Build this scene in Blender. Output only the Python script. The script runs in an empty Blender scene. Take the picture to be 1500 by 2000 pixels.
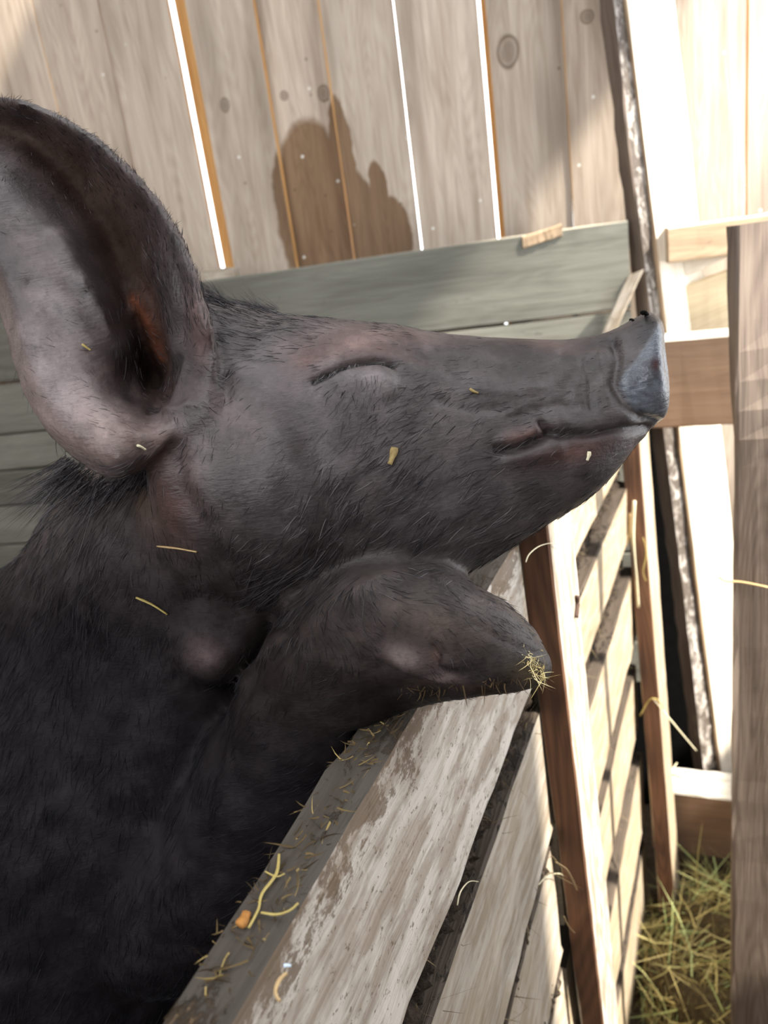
import bpy, bmesh, math, random
import numpy as np
from mathutils import Vector, Matrix

random.seed(7); rng = np.random.default_rng(7)
scene = bpy.context.scene
COL = scene.collection

# ------------------------------------------------------------------ camera, world, sun, exposure
FPX = 1520.0
_n = np.array([1420-750, 5650-1000.0])
UPC = -np.array([_n[0], -_n[1], -FPX]); UPC /= np.linalg.norm(UPC)
FWC = np.array([0, 0, -1.0]); HC = FWC-UPC*(FWC@UPC); HC /= np.linalg.norm(HC)
RC = np.cross(HC, UPC)
R = np.stack([RC, HC, UPC])                     # world = R @ camera vector
CAM = np.array([0, 0, 1.6])
cd = bpy.data.cameras.new('camera'); camo = bpy.data.objects.new('camera', cd); COL.objects.link(camo)
cd.sensor_fit = 'VERTICAL'; cd.sensor_height = 36.0; cd.sensor_width = 27.0
cd.lens = FPX/2000*36.0; cd.clip_start = 0.02; cd.clip_end = 100
M4 = Matrix.Identity(4)
for i in range(3):
    for j in range(3): M4[i][j] = R[i][j]
    M4[i][3] = CAM[i]
camo.matrix_world = M4
scene.camera = camo
cd.dof.use_dof = True; cd.dof.focus_distance = 0.47; cd.dof.aperture_fstop = 9.0

w = bpy.data.worlds.new('world'); scene.world = w; w.use_nodes = True
bg = w.node_tree.nodes['Background']
bg.inputs[0].default_value = (0.93, 0.97, 1.0, 1); bg.inputs[1].default_value = 5.5

SUN_AZ, SUN_EL = 119.0, 46.0
sd = bpy.data.lights.new('sun', 'SUN'); so = bpy.data.objects.new('sun', sd); COL.objects.link(so)
sd.energy = 18.0; sd.angle = math.radians(2.5); sd.color = (1.0, 0.93, 0.8)
_a, _e = math.radians(SUN_AZ), math.radians(SUN_EL)
SUNDIR = Vector((math.sin(_a)*math.cos(_e), math.cos(_a)*math.cos(_e), math.sin(_e)))
so.rotation_euler = SUNDIR.to_track_quat('Z', 'Y').to_euler(); so.location = (3, -1, 4)

vs = scene.view_settings
vs.view_transform = 'Standard'; vs.look = 'None'; vs.exposure = 0.0; vs.gamma = 1.0; vs.use_curve_mapping = False

# ------------------------------------------------------------------ frame helpers
def ray(px, py): return R@np.array([(px-750)/FPX, -(py-1000)/FPX, -1.0])
def onz(px, py, z): d = ray(px, py); return CAM+d*((z-CAM[2])/d[2])
def onpl(px, py, P0, n): d = ray(px, py); return CAM+d*(((P0-CAM)@n)/(d@n))
def atd(px, py, dep): return CAM+ray(px, py)*dep
Z = np.array([0, 0, 1.0])
def hd(deg): a = math.radians(deg); return np.array([math.sin(a), math.cos(a), 0.0])
_d = ray(1384, 430); Fv = np.array([_d[0], _d[1], 0]); Fv /= np.linalg.norm(Fv); Nv = np.array([Fv[1], -Fv[0], 0])
_d = ray(1455, 420); F2 = np.array([_d[0], _d[1], 0]); F2 /= np.linalg.norm(F2); N2 = np.array([F2[1], -F2[0], 0])
RZ = 1.34                                        # top of the pen's top rail
nA = onz(810, 1379, RZ)@Nv                       # outer face of the pen fence
B0 = Fv*0.78+Nv*nA
Wv = hd(104); Wn = np.array([Wv[1], -Wv[0], 0])  # back wall direction and its normal into the barn

# ------------------------------------------------------------------ node helpers
class NT:
    def __init__(s, name):
        s.m = bpy.data.materials.new(name); s.m.use_nodes = True; s.t = s.m.node_tree
        s.b = s.t.nodes['Principled BSDF']; s.out = s.t.nodes['Material Output']
    def n(s, typ, **kw):
        nd = s.t.nodes.new(typ)
        for k, v in kw.items(): setattr(nd, k, v)
        return nd
    def put(s, sock, v):
        if isinstance(v, bpy.types.NodeSocket): s.t.links.new(v, sock)
        elif isinstance(v, (tuple, list)) and len(v) == 3 and sock.type == 'RGBA': sock.default_value = (*v, 1)
        else: sock.default_value = v
    def math(s, op, a, b=0.0, c=None, clamp=False):
        nd = s.n('ShaderNodeMath', operation=op, use_clamp=clamp); s.put(nd.inputs[0], a); s.put(nd.inputs[1], b)
        if c is not None: s.put(nd.inputs[2], c)
        return nd.outputs[0]
    def vmath(s, op, a, b=(0, 0, 0)):
        nd = s.n('ShaderNodeVectorMath', operation=op); s.put(nd.inputs[0], a); s.put(nd.inputs[1], b)
        return nd.outputs['Value'] if op in ('LENGTH', 'DISTANCE', 'DOT_PRODUCT') else nd.outputs[0]
    def mix(s, f, a, b, blend='MIX'):
        nd = s.n('ShaderNodeMix', data_type='RGBA', blend_type=blend)
        s.put(nd.inputs[0], f); s.put(nd.inputs[6], a); s.put(nd.inputs[7], b); return nd.outputs[2]
    def noise(s, vec, scale=1.0, detail=3.0, rough=0.55, w=None, dist=0.0):
        nd = s.n('ShaderNodeTexNoise', noise_dimensions='4D' if w is not None else '3D')
        s.put(nd.inputs['Vector'], vec); s.put(nd.inputs['Scale'], scale); s.put(nd.inputs['Detail'], detail)
        s.put(nd.inputs['Roughness'], rough); s.put(nd.inputs['Distortion'], dist)
        if w is not None: s.put(nd.inputs['W'], w)
        return nd.outputs[0]
    def step(s, v, lo, hi):
        nd = s.n('ShaderNodeMapRange', interpolation_type='SMOOTHSTEP'); s.put(nd.inputs[0], v)
        s.put(nd.inputs[1], lo); s.put(nd.inputs[2], hi); return nd.outputs[0]
    def attr(s, name): return s.n('ShaderNodeAttribute', attribute_name=name)
    def bump(s, h, strength=0.3, dist=0.002, normal=None):
        nd = s.n('ShaderNodeBump'); s.put(nd.inputs['Strength'], strength); s.put(nd.inputs['Distance'], dist)
        s.put(nd.inputs['Height'], h)
        if normal is not None: s.put(nd.inputs['Normal'], normal)
        return nd.outputs[0]

def wood(name, c_light, c_dark, grain=0.5, dirt=0.0, dirt_col=(0.05, 0.035, 0.022), white=0.0, rough=0.75, knots=0.0, streak=0.4, bump=0.35, marks=None):
    """grain runs along the x of the 'gp' attribute (metres along the board, across, through)"""
    g = NT(name); gp = g.attr('gp').outputs['Vector']; sd_ = g.attr('seed').outputs['Fac']
    seed = g.math('MULTIPLY', sd_, 37.0)
    fine = g.noise(g.vmath('MULTIPLY', gp, (9, 420, 420)), 1.0, 3, 0.6, w=seed)
    mid = g.noise(g.vmath('MULTIPLY', gp, (3.2, 55, 55)), 1.0, 4, 0.6, w=seed, dist=0.6)
    broad = g.noise(g.vmath('MULTIPLY', gp, (2.0, 9, 9)), 1.0, 2, 0.5, w=seed)
    ringc = g.math('ADD', g.math('MULTIPLY', g.noise(g.vmath('MULTIPLY', gp, (1.6, 14, 14)), 1.0, 1, 0.4, w=seed), 26.0), 0.0)
    ring = g.math('FRACT', ringc)
    ring = g.math('MULTIPLY', g.math('ABSOLUTE', g.math('SUBTRACT', ring, 0.5)), 2.0)
    v = g.math('ADD', g.math('MULTIPLY', fine, 0.45), g.math('MULTIPLY', mid, 0.75))
    v = g.math('ADD', v, g.math('MULTIPLY', ring, 0.22*grain))
    v = g.step(v, 0.40, 0.95)
    c = g.mix(v, c_light, c_dark)
    c = g.mix(g.math('MULTIPLY', g.step(broad, 0.45, 0.75), streak), c, tuple(x*0.55 for x in c_dark))
    tone = g.math('ADD', g.math('MULTIPLY', g.math('FRACT', g.math('MULTIPLY', sd_, 7.31)), 0.34), 0.80)
    hs = g.n('ShaderNodeHueSaturation'); g.put(hs.inputs['Value'], tone); g.put(hs.inputs['Color'], c); c = hs.outputs[0]
    if white:
        wn = g.noise(g.vmath('MULTIPLY', gp, (16, 60, 60)), 1.0, 4, 0.65, w=seed)
        c = g.mix(g.math('MULTIPLY', g.step(wn, 0.42, 0.62), white), c, (0.62, 0.58, 0.53))
    if knots:
        vn = g.n('ShaderNodeTexVoronoi'); g.put(vn.inputs['Vector'], g.vmath('ADD', g.vmath('MULTIPLY', gp, (3.2, 7, 1)), g.n('ShaderNodeCombineXYZ').outputs[0]))
        vn.voronoi_dimensions = '4D'; g.put(vn.inputs['W'], seed); vn.inputs['Scale'].default_value = 1.0
        kd = vn.outputs['Distance']
        kn = g.math('SUBTRACT', 1.0, g.step(kd, 0.05, 0.13))
        kr = g.math('MULTIPLY', g.math('SUBTRACT', 1.0, g.step(kd, 0.1, 0.30)), 0.35)
        c = g.mix(g.math('MULTIPLY', g.math('MAXIMUM', kn, kr), knots), c, tuple(x*0.3 for x in c_dark))
    if dirt:
        dn = g.noise(g.vmath('MULTIPLY', gp, (26, 70, 70)), 1.0, 6, 0.72, w=seed, dist=1.2)
        dn2 = g.noise(g.vmath('MULTIPLY', gp, (5, 14, 14)), 1.0, 2, 0.5, w=seed)
        dm = g.step(g.math('ADD', dn, g.math('MULTIPLY', dn2, 0.5)), 1.02-0.42*dirt, 1.14-0.42*dirt)
        c = g.mix(g.math('MULTIPLY', dm, 0.92), c, dirt_col)
    if marks: c = marks(g, gp, c)
    g.put(g.b.inputs['Base Color'], c); g.b.inputs['Roughness'].default_value = rough
    g.b.inputs['Specular IOR Level'].default_value = 0.25
    hgt = g.math('ADD', g.math('MULTIPLY', fine, 0.5), g.math('MULTIPLY', mid, 0.7))
    if dirt: hgt = g.math('ADD', hgt, g.math('MULTIPLY', dm, 0.9))
    g.put(g.b.inputs['Normal'], g.bump(hgt, bump, 0.003))
    return g.m

def plain(name, col, rough=0.8, nscale=60, var=0.4, bump=0.3, spec=0.3):
    g = NT(name); tc = g.n('ShaderNodeTexCoord').outputs['Object']
    n = g.noise(tc, nscale, 5, 0.65)
    c = g.mix(g.math('MULTIPLY', g.step(n, 0.35, 0.65), var), col, tuple(x*0.35 for x in col))
    g.put(g.b.inputs['Base Color'], c); g.b.inputs['Roughness'].default_value = rough
    g.b.inputs['Specular IOR Level'].default_value = spec
    if bump: g.put(g.b.inputs['Normal'], g.bump(n, bump, 0.004))
    return g.m

def ellipse_min(g, q, ells):
    """distance-like value, below 1 inside any of the ellipses (cx, cy, rx, ry) of the 2-D position q"""
    r = None
    for cx, cy, rx, ry in ells:
        d = g.vmath('LENGTH', g.vmath('MULTIPLY', g.vmath('SUBTRACT', q, (cx, cy, 0)), (1/rx, 1/ry, 0)))
        r = d if r is None else g.math('MINIMUM', r, d)
    return r

# ------------------------------------------------------------------ object helpers
def tag(o, label=None, cat=None, group=None, kind=None):
    if label: o['label'] = label
    if cat: o['category'] = cat
    if group: o['group'] = group
    if kind: o['kind'] = kind
    return o
def empty(name, loc):
    o = bpy.data.objects.new(name, None); COL.objects.link(o); o.location = loc; o.empty_display_size = 0.05; return o

def mesh_obj(name, verts, faces, mats, parent=None, midx=None, smooth=False, gp=None, seed=None, origin=None, kind=None):
    verts = np.asarray(verts, dtype=float)
    if origin is None:
        mn, mx = verts.min(0), verts.max(0); origin = (mn+mx)/2; origin[2] = mn[2]
    me = bpy.data.meshes.new(name)
    me.from_pydata((verts-origin).tolist(), [], [tuple(int(i) for i in f) for f in faces])
    for m in (mats if isinstance(mats, (list, tuple)) else [mats]): me.materials.append(m)
    if midx is not None: me.polygons.foreach_set('material_index', np.asarray(midx, dtype=np.int32))
    me.polygons.foreach_set('use_smooth', [bool(smooth)]*len(me.polygons))
    if gp is not None:
        a = me.attributes.new('gp', 'FLOAT_VECTOR', 'POINT'); a.data.foreach_set('vector', np.asarray(gp, dtype=np.float32).ravel())
    if seed is not None:
        a = me.attributes.new('seed', 'FLOAT', 'POINT'); s_ = np.asarray(seed, dtype=np.float32)
        a.data.foreach_set('value', s_ if s_.ndim else np.full(len(verts), s_, np.float32))
    me.update()
    o = bpy.data.objects.new(name, me); COL.objects.link(o)
    if parent is not None:
        o.parent = parent; o.location = Vector(origin)-parent.location
    else: o.location = origin
    if kind: o['kind'] = kind
    return o

def beam_data(E0, E1, a, b, ch=0.003, seg=14, jit=0.0012, seed=0.5, turn=None):
    """sawn board: long edge E0-E1, spanned by the vectors a and b; chamfered, very slightly wavy.
    side order of faces: 0 = at b=0, 1 = far end of a, 2 = far end of b, 3 = at a=0, 4 = ends"""
    E0, E1, a, b = map(lambda q: np.asarray(q, float), (E0, E1, a, b))
    la, lb = np.linalg.norm(a), np.linalg.norm(b); L = np.linalg.norm(E1-E0)
    c = min(ch, la*0.3, lb*0.3)
    prof = [(c, 0), (la-c, 0), (la, c), (la, lb-c), (la-c, lb), (c, lb), (0, lb-c), (0, c)]
    side = [0, 0, 1, 1, 2, 2, 3, 3]
    ua, ub = a/la, b/lb
    V, G, Fc, MI = [], [], [], []
    r = np.random.default_rng(int(seed*1e6) % 2**31)
    off = np.cumsum(r.normal(0, jit, (seg+1, 8, 1)), axis=0)*0.35+r.normal(0, jit, (seg+1, 8, 1))*0.5
    for i in range(seg+1):
        t = i/seg; P = E0+(E1-E0)*t
        if turn:                                # a warped board: its section turns about the long axis between t0 and t1
            t0, t1, d0 = turn; q_ = min(max((t-t0)/(t1-t0), 0), 1); an = math.radians(d0)*(1-q_*q_*(3-2*q_))
            ua = a/la*math.cos(an)+b/lb*math.sin(an); ub = b/lb*math.cos(an)-a/la*math.sin(an)
        for k, (x, y) in enumerate(prof):
            o = off[i, k, 0]
            dx = o*(1 if x > la/2 else -1)*0.5; dy = o*(1 if y > lb/2 else -1)*0.5
            V.append(P+ua*(x+dx)+ub*(y+dy)); G.append((L*t, x, y))
    for i in range(seg):
        for k in range(8):
            k2 = (k+1) % 8
            Fc.append((i*8+k, i*8+k2, (i+1)*8+k2, (i+1)*8+k)); MI.append(side[k])
    Fc.append(tuple(range(7, -1, -1))); MI.append(4)
    Fc.append(tuple(seg*8+k for k in range(8))); MI.append(4)
    V = np.array(V)
    if np.dot(np.cross(a, b), E1-E0) < 0: Fc = [f[::-1] for f in Fc]
    return V, Fc, np.array(G), MI

def beam(name, E0, E1, a, b, mats, parent=None, side_mats=None, seed=None, **kw):
    seed = rng.random() if seed is None else seed
    V, Fc, G, MI = beam_data(E0, E1, a, b, seed=seed, **kw)
    ml = mats if isinstance(mats, (list, tuple)) else [mats]
    mi = [0]*len(MI) if side_mats is None else [side_mats[m] for m in MI]
    return mesh_obj(name, V, Fc, ml, parent, mi, gp=G, seed=seed)

def tube_data(pts, rad, sides=6):
    pts = [np.asarray(p, float) for p in pts]; V, Fc = [], []
    for i, p in enumerate(pts):
        t = pts[min(i+1, len(pts)-1)]-pts[max(i-1, 0)]; t /= np.linalg.norm(t)+1e-9
        u = np.cross(t, [0.3, 0.2, 0.9]); u /= np.linalg.norm(u)+1e-9; v = np.cross(t, u)
        rr = rad[i] if hasattr(rad, '__len__') else rad
        for k in range(sides):
            a = 2*math.pi*k/sides; V.append(p+rr*(u*math.cos(a)+v*math.sin(a)*0.6))
    for i in range(len(pts)-1):
        for k in range(sides):
            k2 = (k+1) % sides; Fc.append((i*sides+k, i*sides+k2, (i+1)*sides+k2, (i+1)*sides+k))
    Fc.append(tuple(range(sides-1, -1, -1))); Fc.append(tuple((len(pts)-1)*sides+k for k in range(sides)))
    return V, Fc

def ribbons(name, P0, D, L, wd, mat, curl=0.3, seg=3, label=None, parent=None, r=rng, origin=None, lift=None, kind='stuff', tint=None):
    """many thin tapering blades in one mesh; P0 roots, D unit directions, L lengths, wd widths, lift bending vectors"""
    n = len(P0); side = np.cross(D, r.normal(size=(n, 3))*0.6+np.array([0.2, -0.8, 0.5])); side /= np.linalg.norm(side, axis=1, keepdims=True)+1e-9
    if lift is None: lift = r.normal(size=(n, 3))
    V = np.zeros((n, seg*2+1, 3))
    for i in range(seg+1):
        t = i/seg; c = P0+D*(L*t)[:, None]+lift*(L*curl*t*t)[:, None]
        if i == seg: V[:, 2*seg] = c
        else:
            ww = (wd*(1-t*0.6)*0.5)[:, None]; V[:, 2*i] = c-side*ww; V[:, 2*i+1] = c+side*ww
    k = seg*2+1; base = (np.arange(n)*k)[:, None]
    quads = np.concatenate([base+np.array([[2*i, 2*i+1, 2*i+3, 2*i+2]]) for i in range(seg-1)])
    tris = base+np.array([[2*seg-2, 2*seg-1, 2*seg]])
    V = V.reshape(-1, 3); org = V.mean(0) if origin is None else np.asarray(origin, float)
    me = bpy.data.meshes.new(name); nq, nt = len(quads), len(tris)
    me.vertices.add(len(V)); me.vertices.foreach_set('co', (V-org).astype(np.float32).ravel())
    me.loops.add(nq*4+nt*3); me.loops.foreach_set('vertex_index', np.concatenate([quads.ravel(), tris.ravel()]).astype(np.int32))
    me.polygons.add(nq+nt); st = np.concatenate([np.arange(nq)*4, nq*4+np.arange(nt)*3]).astype(np.int32)
    me.polygons.foreach_set('loop_start', st)
    me.polygons.foreach_set('use_smooth', [True]*(nq+nt))
    a = me.attributes.new('tint', 'FLOAT', 'POINT'); tv = r.random(n) if tint is None else tint
    a.data.foreach_set('value', np.repeat(tv, k).astype(np.float32))
    me.materials.append(mat); me.update(calc_edges=True); me.validate()
    o = bpy.data.objects.new(name, me); COL.objects.link(o)
    if parent is not None: o.parent = parent; o.location = Vector(org)-parent.location
    else: o.location = org
    if kind: o['kind'] = kind
    return o

def tinted(name, c1, c2, rough=0.7, spec=0.3, c3=None):
    g = NT(name); t = g.attr('tint').outputs['Fac']; c = g.mix(t, c1, c2)
    if c3: c = g.mix(g.step(t, 0.8, 0.9), c, c3)
    g.put(g.b.inputs['Base Color'], c); g.b.inputs['Roughness'].default_value = rough; g.b.inputs['Specular IOR Level'].default_value = spec
    return g.m
m_fibre = tinted('dry fibres', (0.05, 0.035, 0.02), (0.30, 0.23, 0.13), 0.8, 0.1)

# ------------------------------------------------------------------ wood materials
def stains(g, gp, c):
    """the damp brown stain and the round knots of the plank wall; q = metres along the wall, height"""
    tc = g.n('ShaderNodeTexCoord').outputs['Object']
    dn = g.n('ShaderNodeTexNoise'); g.put(dn.inputs['Vector'], tc); dn.inputs['Scale'].default_value = 16; dn.inputs['Detail'].default_value = 4
    q = g.vmath('ADD', tc, g.vmath('MULTIPLY', g.vmath('SUBTRACT', dn.outputs['Color'], (0.5, 0.5, 0.5)), (0.028, 0.05, 0)))
    d = ellipse_min(g, q, STAIN)
    sm = g.math('SUBTRACT', 1.0, g.step(d, 0.93, 1.05))
    edge = g.math('SUBTRACT', 1.0, g.step(g.math('ABSOLUTE', g.math('SUBTRACT', d, 0.97)), 0.0, 0.07))
    c = g.mix(g.math('MULTIPLY', sm, 0.9), c, g.mix(1.0, c, (0.36, 0.25, 0.15), 'MULTIPLY'))
    c = g.mix(g.math('MULTIPLY', edge, 0.25), c, (0.12, 0.07, 0.04))
    k = ellipse_min(g, g.vmath('ADD', tc, g.vmath('MULTIPLY', g.vmath('SUBTRACT', dn.outputs['Color'], (0.5, 0.5, 0.5)), (0.01, 0.012, 0))), KNOTS)
    km = g.math('SUBTRACT', 1.0, g.step(k, 0.5, 1.0)); ring = g.math('SUBTRACT', 1.0, g.step(g.math('ABSOLUTE', g.math('SUBTRACT', k, 0.9)), 0.0, 0.25))
    c = g.mix(g.math('MULTIPLY', g.math('MAXIMUM', g.math('MULTIPLY', km, 0.6), g.math('MULTIPLY', ring, 0.9)), 0.9), c, (0.09, 0.06, 0.04))
    s = g.n('ShaderNodeTexVoronoi'); g.put(s.inputs['Vector'], tc); s.inputs['Scale'].default_value = 26
    pick = g.math('GREATER_THAN', g.n('ShaderNodeSeparateColor').outputs[0], 2.0)
    sc = g.n('ShaderNodeSeparateColor'); g.t.links.new(s.outputs['Color'], sc.inputs[0])
    sp = g.math('MULTIPLY', g.math('SUBTRACT', 1.0, g.step(s.outputs['Distance'], 0.06, 0.12)), g.math('GREATER_THAN', sc.outputs[0], 0.86))
    c = g.mix(g.math('MULTIPLY', sp, 0.8), c, (0.8, 0.8, 0.76))
    sp2 = g.math('MULTIPLY', g.math('SUBTRACT', 1.0, g.step(s.outputs['Distance'], 0.05, 0.11)), g.math('LESS_THAN', sc.outputs[0], 0.12))
    return g.mix(g.math('MULTIPLY', sp2, 0.7), c, (0.07, 0.045, 0.03))

WALLP = np.array([0, 2.05, 0.0])
def wq(px, py):            # a point of the back wall in its own coordinates (metres along the wall, height)
    P = onpl(px, py, WALLP, Wn); return float(P@Wv), float(P[2])
STAIN = []
for (x, y, rx, ry) in ((614, 420, 76, 200), (600, 300, 40, 70), (664, 300, 28, 112), (688, 470, 60, 160), (765, 460, 42, 75), (742, 400, 20, 90)):
    u0, z0 = wq(x, y); u1, _ = wq(x+rx, y); _, z1 = wq(x, y-ry); STAIN.append((u0, z0, abs(u1-u0), abs(z1-z0)))
KNOTS = [(*wq(545, 182), 0.010, 0.012), (*wq(624, 178), 0.014, 0.019), (*wq(993, 101), 0.024, 0.034), (*wq(1146, 32), 0.014, 0.014), (*wq(440, 205), 0.012, 0.016)]

m_wall = wood('weathered wall planks', (0.53, 0.445, 0.37), (0.30, 0.23, 0.175), grain=0.4, rough=0.85, streak=0.6, bump=0.3, marks=stains)
m_wall_edge = wood('sunlit orange plank edge', (0.62, 0.36, 0.14), (0.42, 0.2, 0.06), rough=0.8)  # orange stands for sunlight on the plank edges, put into the colour
m_pale = wood('pale sawn wood', (0.40, 0.345, 0.275), (0.24, 0.19, 0.14), grain=0.8, dirt=0.25, white=0.3)
def rail_marks(g, gp, c):
    """flaking brown bark along the upper edge of the rail face, scuffed off further down"""
    sx = g.n('ShaderNodeSeparateXYZ'); g.t.links.new(gp, sx.inputs[0]); y = sx.outputs[1]
    n_ = g.noise(g.vmath('MULTIPLY', gp, (38, 60, 60)), 1.0, 6, 0.75); b_ = g.noise(g.vmath('MULTIPLY', gp, (9, 9, 9)), 1.0, 2, 0.5)
    v_ = g.math('SUBTRACT', g.math('ADD', n_, g.math('MULTIPLY', b_, 0.35)), g.math('MULTIPLY', y, 5.5))
    m_ = g.step(v_, 0.53, 0.60); c = g.mix(g.math('MULTIPLY', m_, 0.8), c, (0.13, 0.085, 0.052))
    n2_ = g.noise(g.vmath('MULTIPLY', gp, (110, 150, 150)), 1.0, 5, 0.8)
    return g.mix(g.math('MULTIPLY', g.step(n2_, 0.575, 0.63), 0.85), c, (0.12, 0.085, 0.055))
m_rail = wood('scuffed whitish rail face', (0.46, 0.40, 0.34), (0.28, 0.22, 0.17), grain=0.3, dirt=0.30, dirt_col=(0.12, 0.075, 0.045), white=0.75, bump=0.6, marks=rail_marks)
m_cream = wood('cream board face', (0.40, 0.325, 0.23), (0.25, 0.185, 0.115), grain=0.9, dirt=0.16, white=0.15)
m_white = wood('sunlit white face', (0.78, 0.72, 0.62), (0.6, 0.52, 0.42), grain=0.4, dirt=0.03, white=0.3)  # sun glare on the post and brace put into the colour
m_postface = wood('whitish tan post face', (0.33, 0.29, 0.24), (0.19, 0.145, 0.10), grain=1.2, dirt=0.22, white=0.5)
m_brown = wood('reddish brown shaded side', (0.17, 0.085, 0.048), (0.075, 0.038, 0.024), grain=1.0, dirt=0.05, streak=0.3)  # brown side wood, darkened by shade put into the colour
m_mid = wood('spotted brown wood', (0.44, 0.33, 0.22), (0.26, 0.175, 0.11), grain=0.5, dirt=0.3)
m_beam = wood('brown beam face', (0.22, 0.14, 0.09), (0.14, 0.085, 0.055), grain=0.2, dirt=0.05, streak=0.3)
m_top = wood('dusty speckled beam top', (0.55, 0.52, 0.46), (0.3, 0.27, 0.22), grain=0.1, dirt=0.3, dirt_col=(0.16, 0.14, 0.11), white=0.6)
m_grime = wood('dung caked ledge', (0.085, 0.065, 0.05), (0.03, 0.022, 0.017), grain=0.1, dirt=0.5, dirt_col=(0.02, 0.014, 0.01), bump=1.0)
m_railtop = wood('grey worn rail top', (0.085, 0.072, 0.06), (0.045, 0.034, 0.027), grain=0.4, dirt=0.62, dirt_col=(0.13, 0.085, 0.05), bump=1.0)
m_grey = wood('grey green weathered board', (0.20, 0.195, 0.165), (0.10, 0.095, 0.078), grain=0.3, dirt=0.28, dirt_col=(0.05, 0.045, 0.036), bump=0.3)
m_plank = wood('grey brown old plank', (0.20, 0.155, 0.125), (0.09, 0.066, 0.053), grain=0.7, dirt=0.12, dirt_col=(0.07, 0.05, 0.04), bump=0.7, streak=0.6)
m_flaky = wood('flaking grey bark edge', (0.34, 0.31, 0.29), (0.14, 0.11, 0.09), grain=0.1, dirt=0.85, dirt_col=(0.06, 0.045, 0.035), white=0.3, bump=0.6)
m_black = plain('black gap shade and mud', (0.006, 0.006, 0.006), 0.95, spec=0.05)  # black for the gap's painted shade and for mud crumbs
m_soil = plain('trodden bedding', (0.075, 0.055, 0.035), 1.0, 40, 0.6)
m_blocker = plain('light blocker boards', (0.22, 0.17, 0.13), 0.9, 8)

# ------------------------------------------------------------------ structure: floor, back wall, unseen light blockers
fl = mesh_obj('floor', [(-3, -1.5, 0), (3, -1.5, 0), (3, 3, 0), (-3, 3, 0), (-3, -1.5, -.05), (3, -1.5, -.05), (3, 3, -.05), (-3, 3, -.05)],
              [(0, 1, 2, 3), (7, 6, 5, 4), (0, 4, 5, 1), (1, 5, 6, 2), (2, 6, 7, 3), (3, 7, 4, 0)], m_soil, kind='structure')

def wall_back():
    """upright planks with slits of daylight; edges leave slits where the photograph shows them"""
    # plank edges in pixels at the top of the frame and lower down, then the slit after that plank (metres)
    tops = [(-95, 0.004), (60, 0.0), (190, 0.004), (326, 0.040), (470, 0.0), (612, 0.011), (765, 0.0045), (930, 0.019), (1095, 0.0025), (1245, 0.003), (1458, 0.004), (1620, 0.004)]
    us = [wq(x, 0)[0] for x, _ in tops]; us = [us[0]-0.17*k for k in range(5, 0, -1)]+us; gaps = [0.003]*5+[g_ for _, g_ in tops]
    us += [us[-1]+0.16*k for k in range(1, 8)]; gaps += [0.003]*7
    V, Fc, G, S, MI = [], [], [], [], []
    for i in range(len(us)-1):
        x0 = us[i]+gaps[i]; x1 = us[i+1]+(0.03 if abs(us[i+1]-wq(470, 0)[0]) < 0.01 else 0); th = 0.02; dy = rng.uniform(-0.004, 0.004)+(0.034 if abs(x0-wq(470, 0)[0]) < 0.03 else 0)
        P = np.array([x0, 0, 0.0]); v, f, gq, mi = beam_data(P+[0, 0, -dy-0.0], P+[0, 3.0, -dy], (x1-x0, 0, 0), (0, 0, -th), seg=24, jit=0.0014, seed=rng.random(), ch=0.0018)
        n0 = len(V); V += v.tolist(); G += gq.tolist(); S += [rng.random()]*len(v)
        Fc += [tuple(n0+q for q in ff) for ff in f]; MI += [1 if m in (1, 3) else 0 for m in mi]
    me = bpy.data.meshes.new('wall_back'); me.from_pydata(V, [], Fc); me.materials.append(m_wall); me.materials.append(m_wall_edge)
    me.polygons.foreach_set('material_index', MI)
    a = me.attributes.new('gp', 'FLOAT_VECTOR', 'POINT'); a.data.foreach_set('vector', np.array(G, np.float32).ravel())
    a = me.attributes.new('seed', 'FLOAT', 'POINT'); a.data.foreach_set('value', np.array(S, np.float32))
    o = bpy.data.objects.new('wall_back', me); COL.objects.link(o); o['kind'] = 'structure'
    base = Wn*(WALLP@Wn)                        # local x along the wall, local y up, local z into the barn
    M = Matrix.Identity(4)
    for r in range(3):
        M[r][0] = Wv[r]; M[r][1] = Z[r]; M[r][2] = Wn[r]; M[r][3] = base[r]
    o.matrix_world = M
    return o
wb = wall_back()
# battens added behind the slits, their orange painting sunlight on plank edges
for i, (px, o_, wdt) in enumerate(((326, 0.003, 0.075), (612, 0.003, 0.05), (930, 0.006, 0.06))):
    P = Wv*(wq(px, 0)[0]+o_)+Wn*(WALLP@Wn-0.030)
    o = beam('slit_glow_%d' % (i+1), P+Z*0.3, P+Z*2.9, Wv*wdt, -Wn*0.02, m_wall_edge); o['kind'] = 'structure'

# unseen slabs added to block the sun from all but the far corner
def slab(name, pts, th, mat, kind='structure'):
    pts = [np.asarray(p, float) for p in pts]; n = np.cross(pts[1]-pts[0], pts[2]-pts[0]); n /= np.linalg.norm(n)
    V = pts+[p-n*th for p in pts]; k = len(pts)
    Fc = [tuple(range(k)), tuple(range(2*k-1, k-1, -1))]+[(i, i+k, (i+1) % k+k, (i+1) % k) for i in range(k)]
    return mesh_obj(name, V, Fc, mat, kind=kind)
NR = 0.75                                     # the right blocker stands on the line N = 0.75
def nf(nn, ff, z): return Nv*nn+Fv*ff+Z*z
DJ, DT = 0.60, 2.85                           # near edge and head of the blocker's opening
slab('blocker_right', [nf(NR, -1.6, 0), nf(NR, DJ, 0), nf(NR, DJ, 3.2), nf(NR, -1.6, 3.2)], 0.03, m_blocker)
slab('blocker_right_upper', [nf(NR, DJ, DT), nf(NR, 2.3, DT), nf(NR, 2.3, 3.2), nf(NR, DJ, 3.2)], 0.03, m_blocker)
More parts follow.
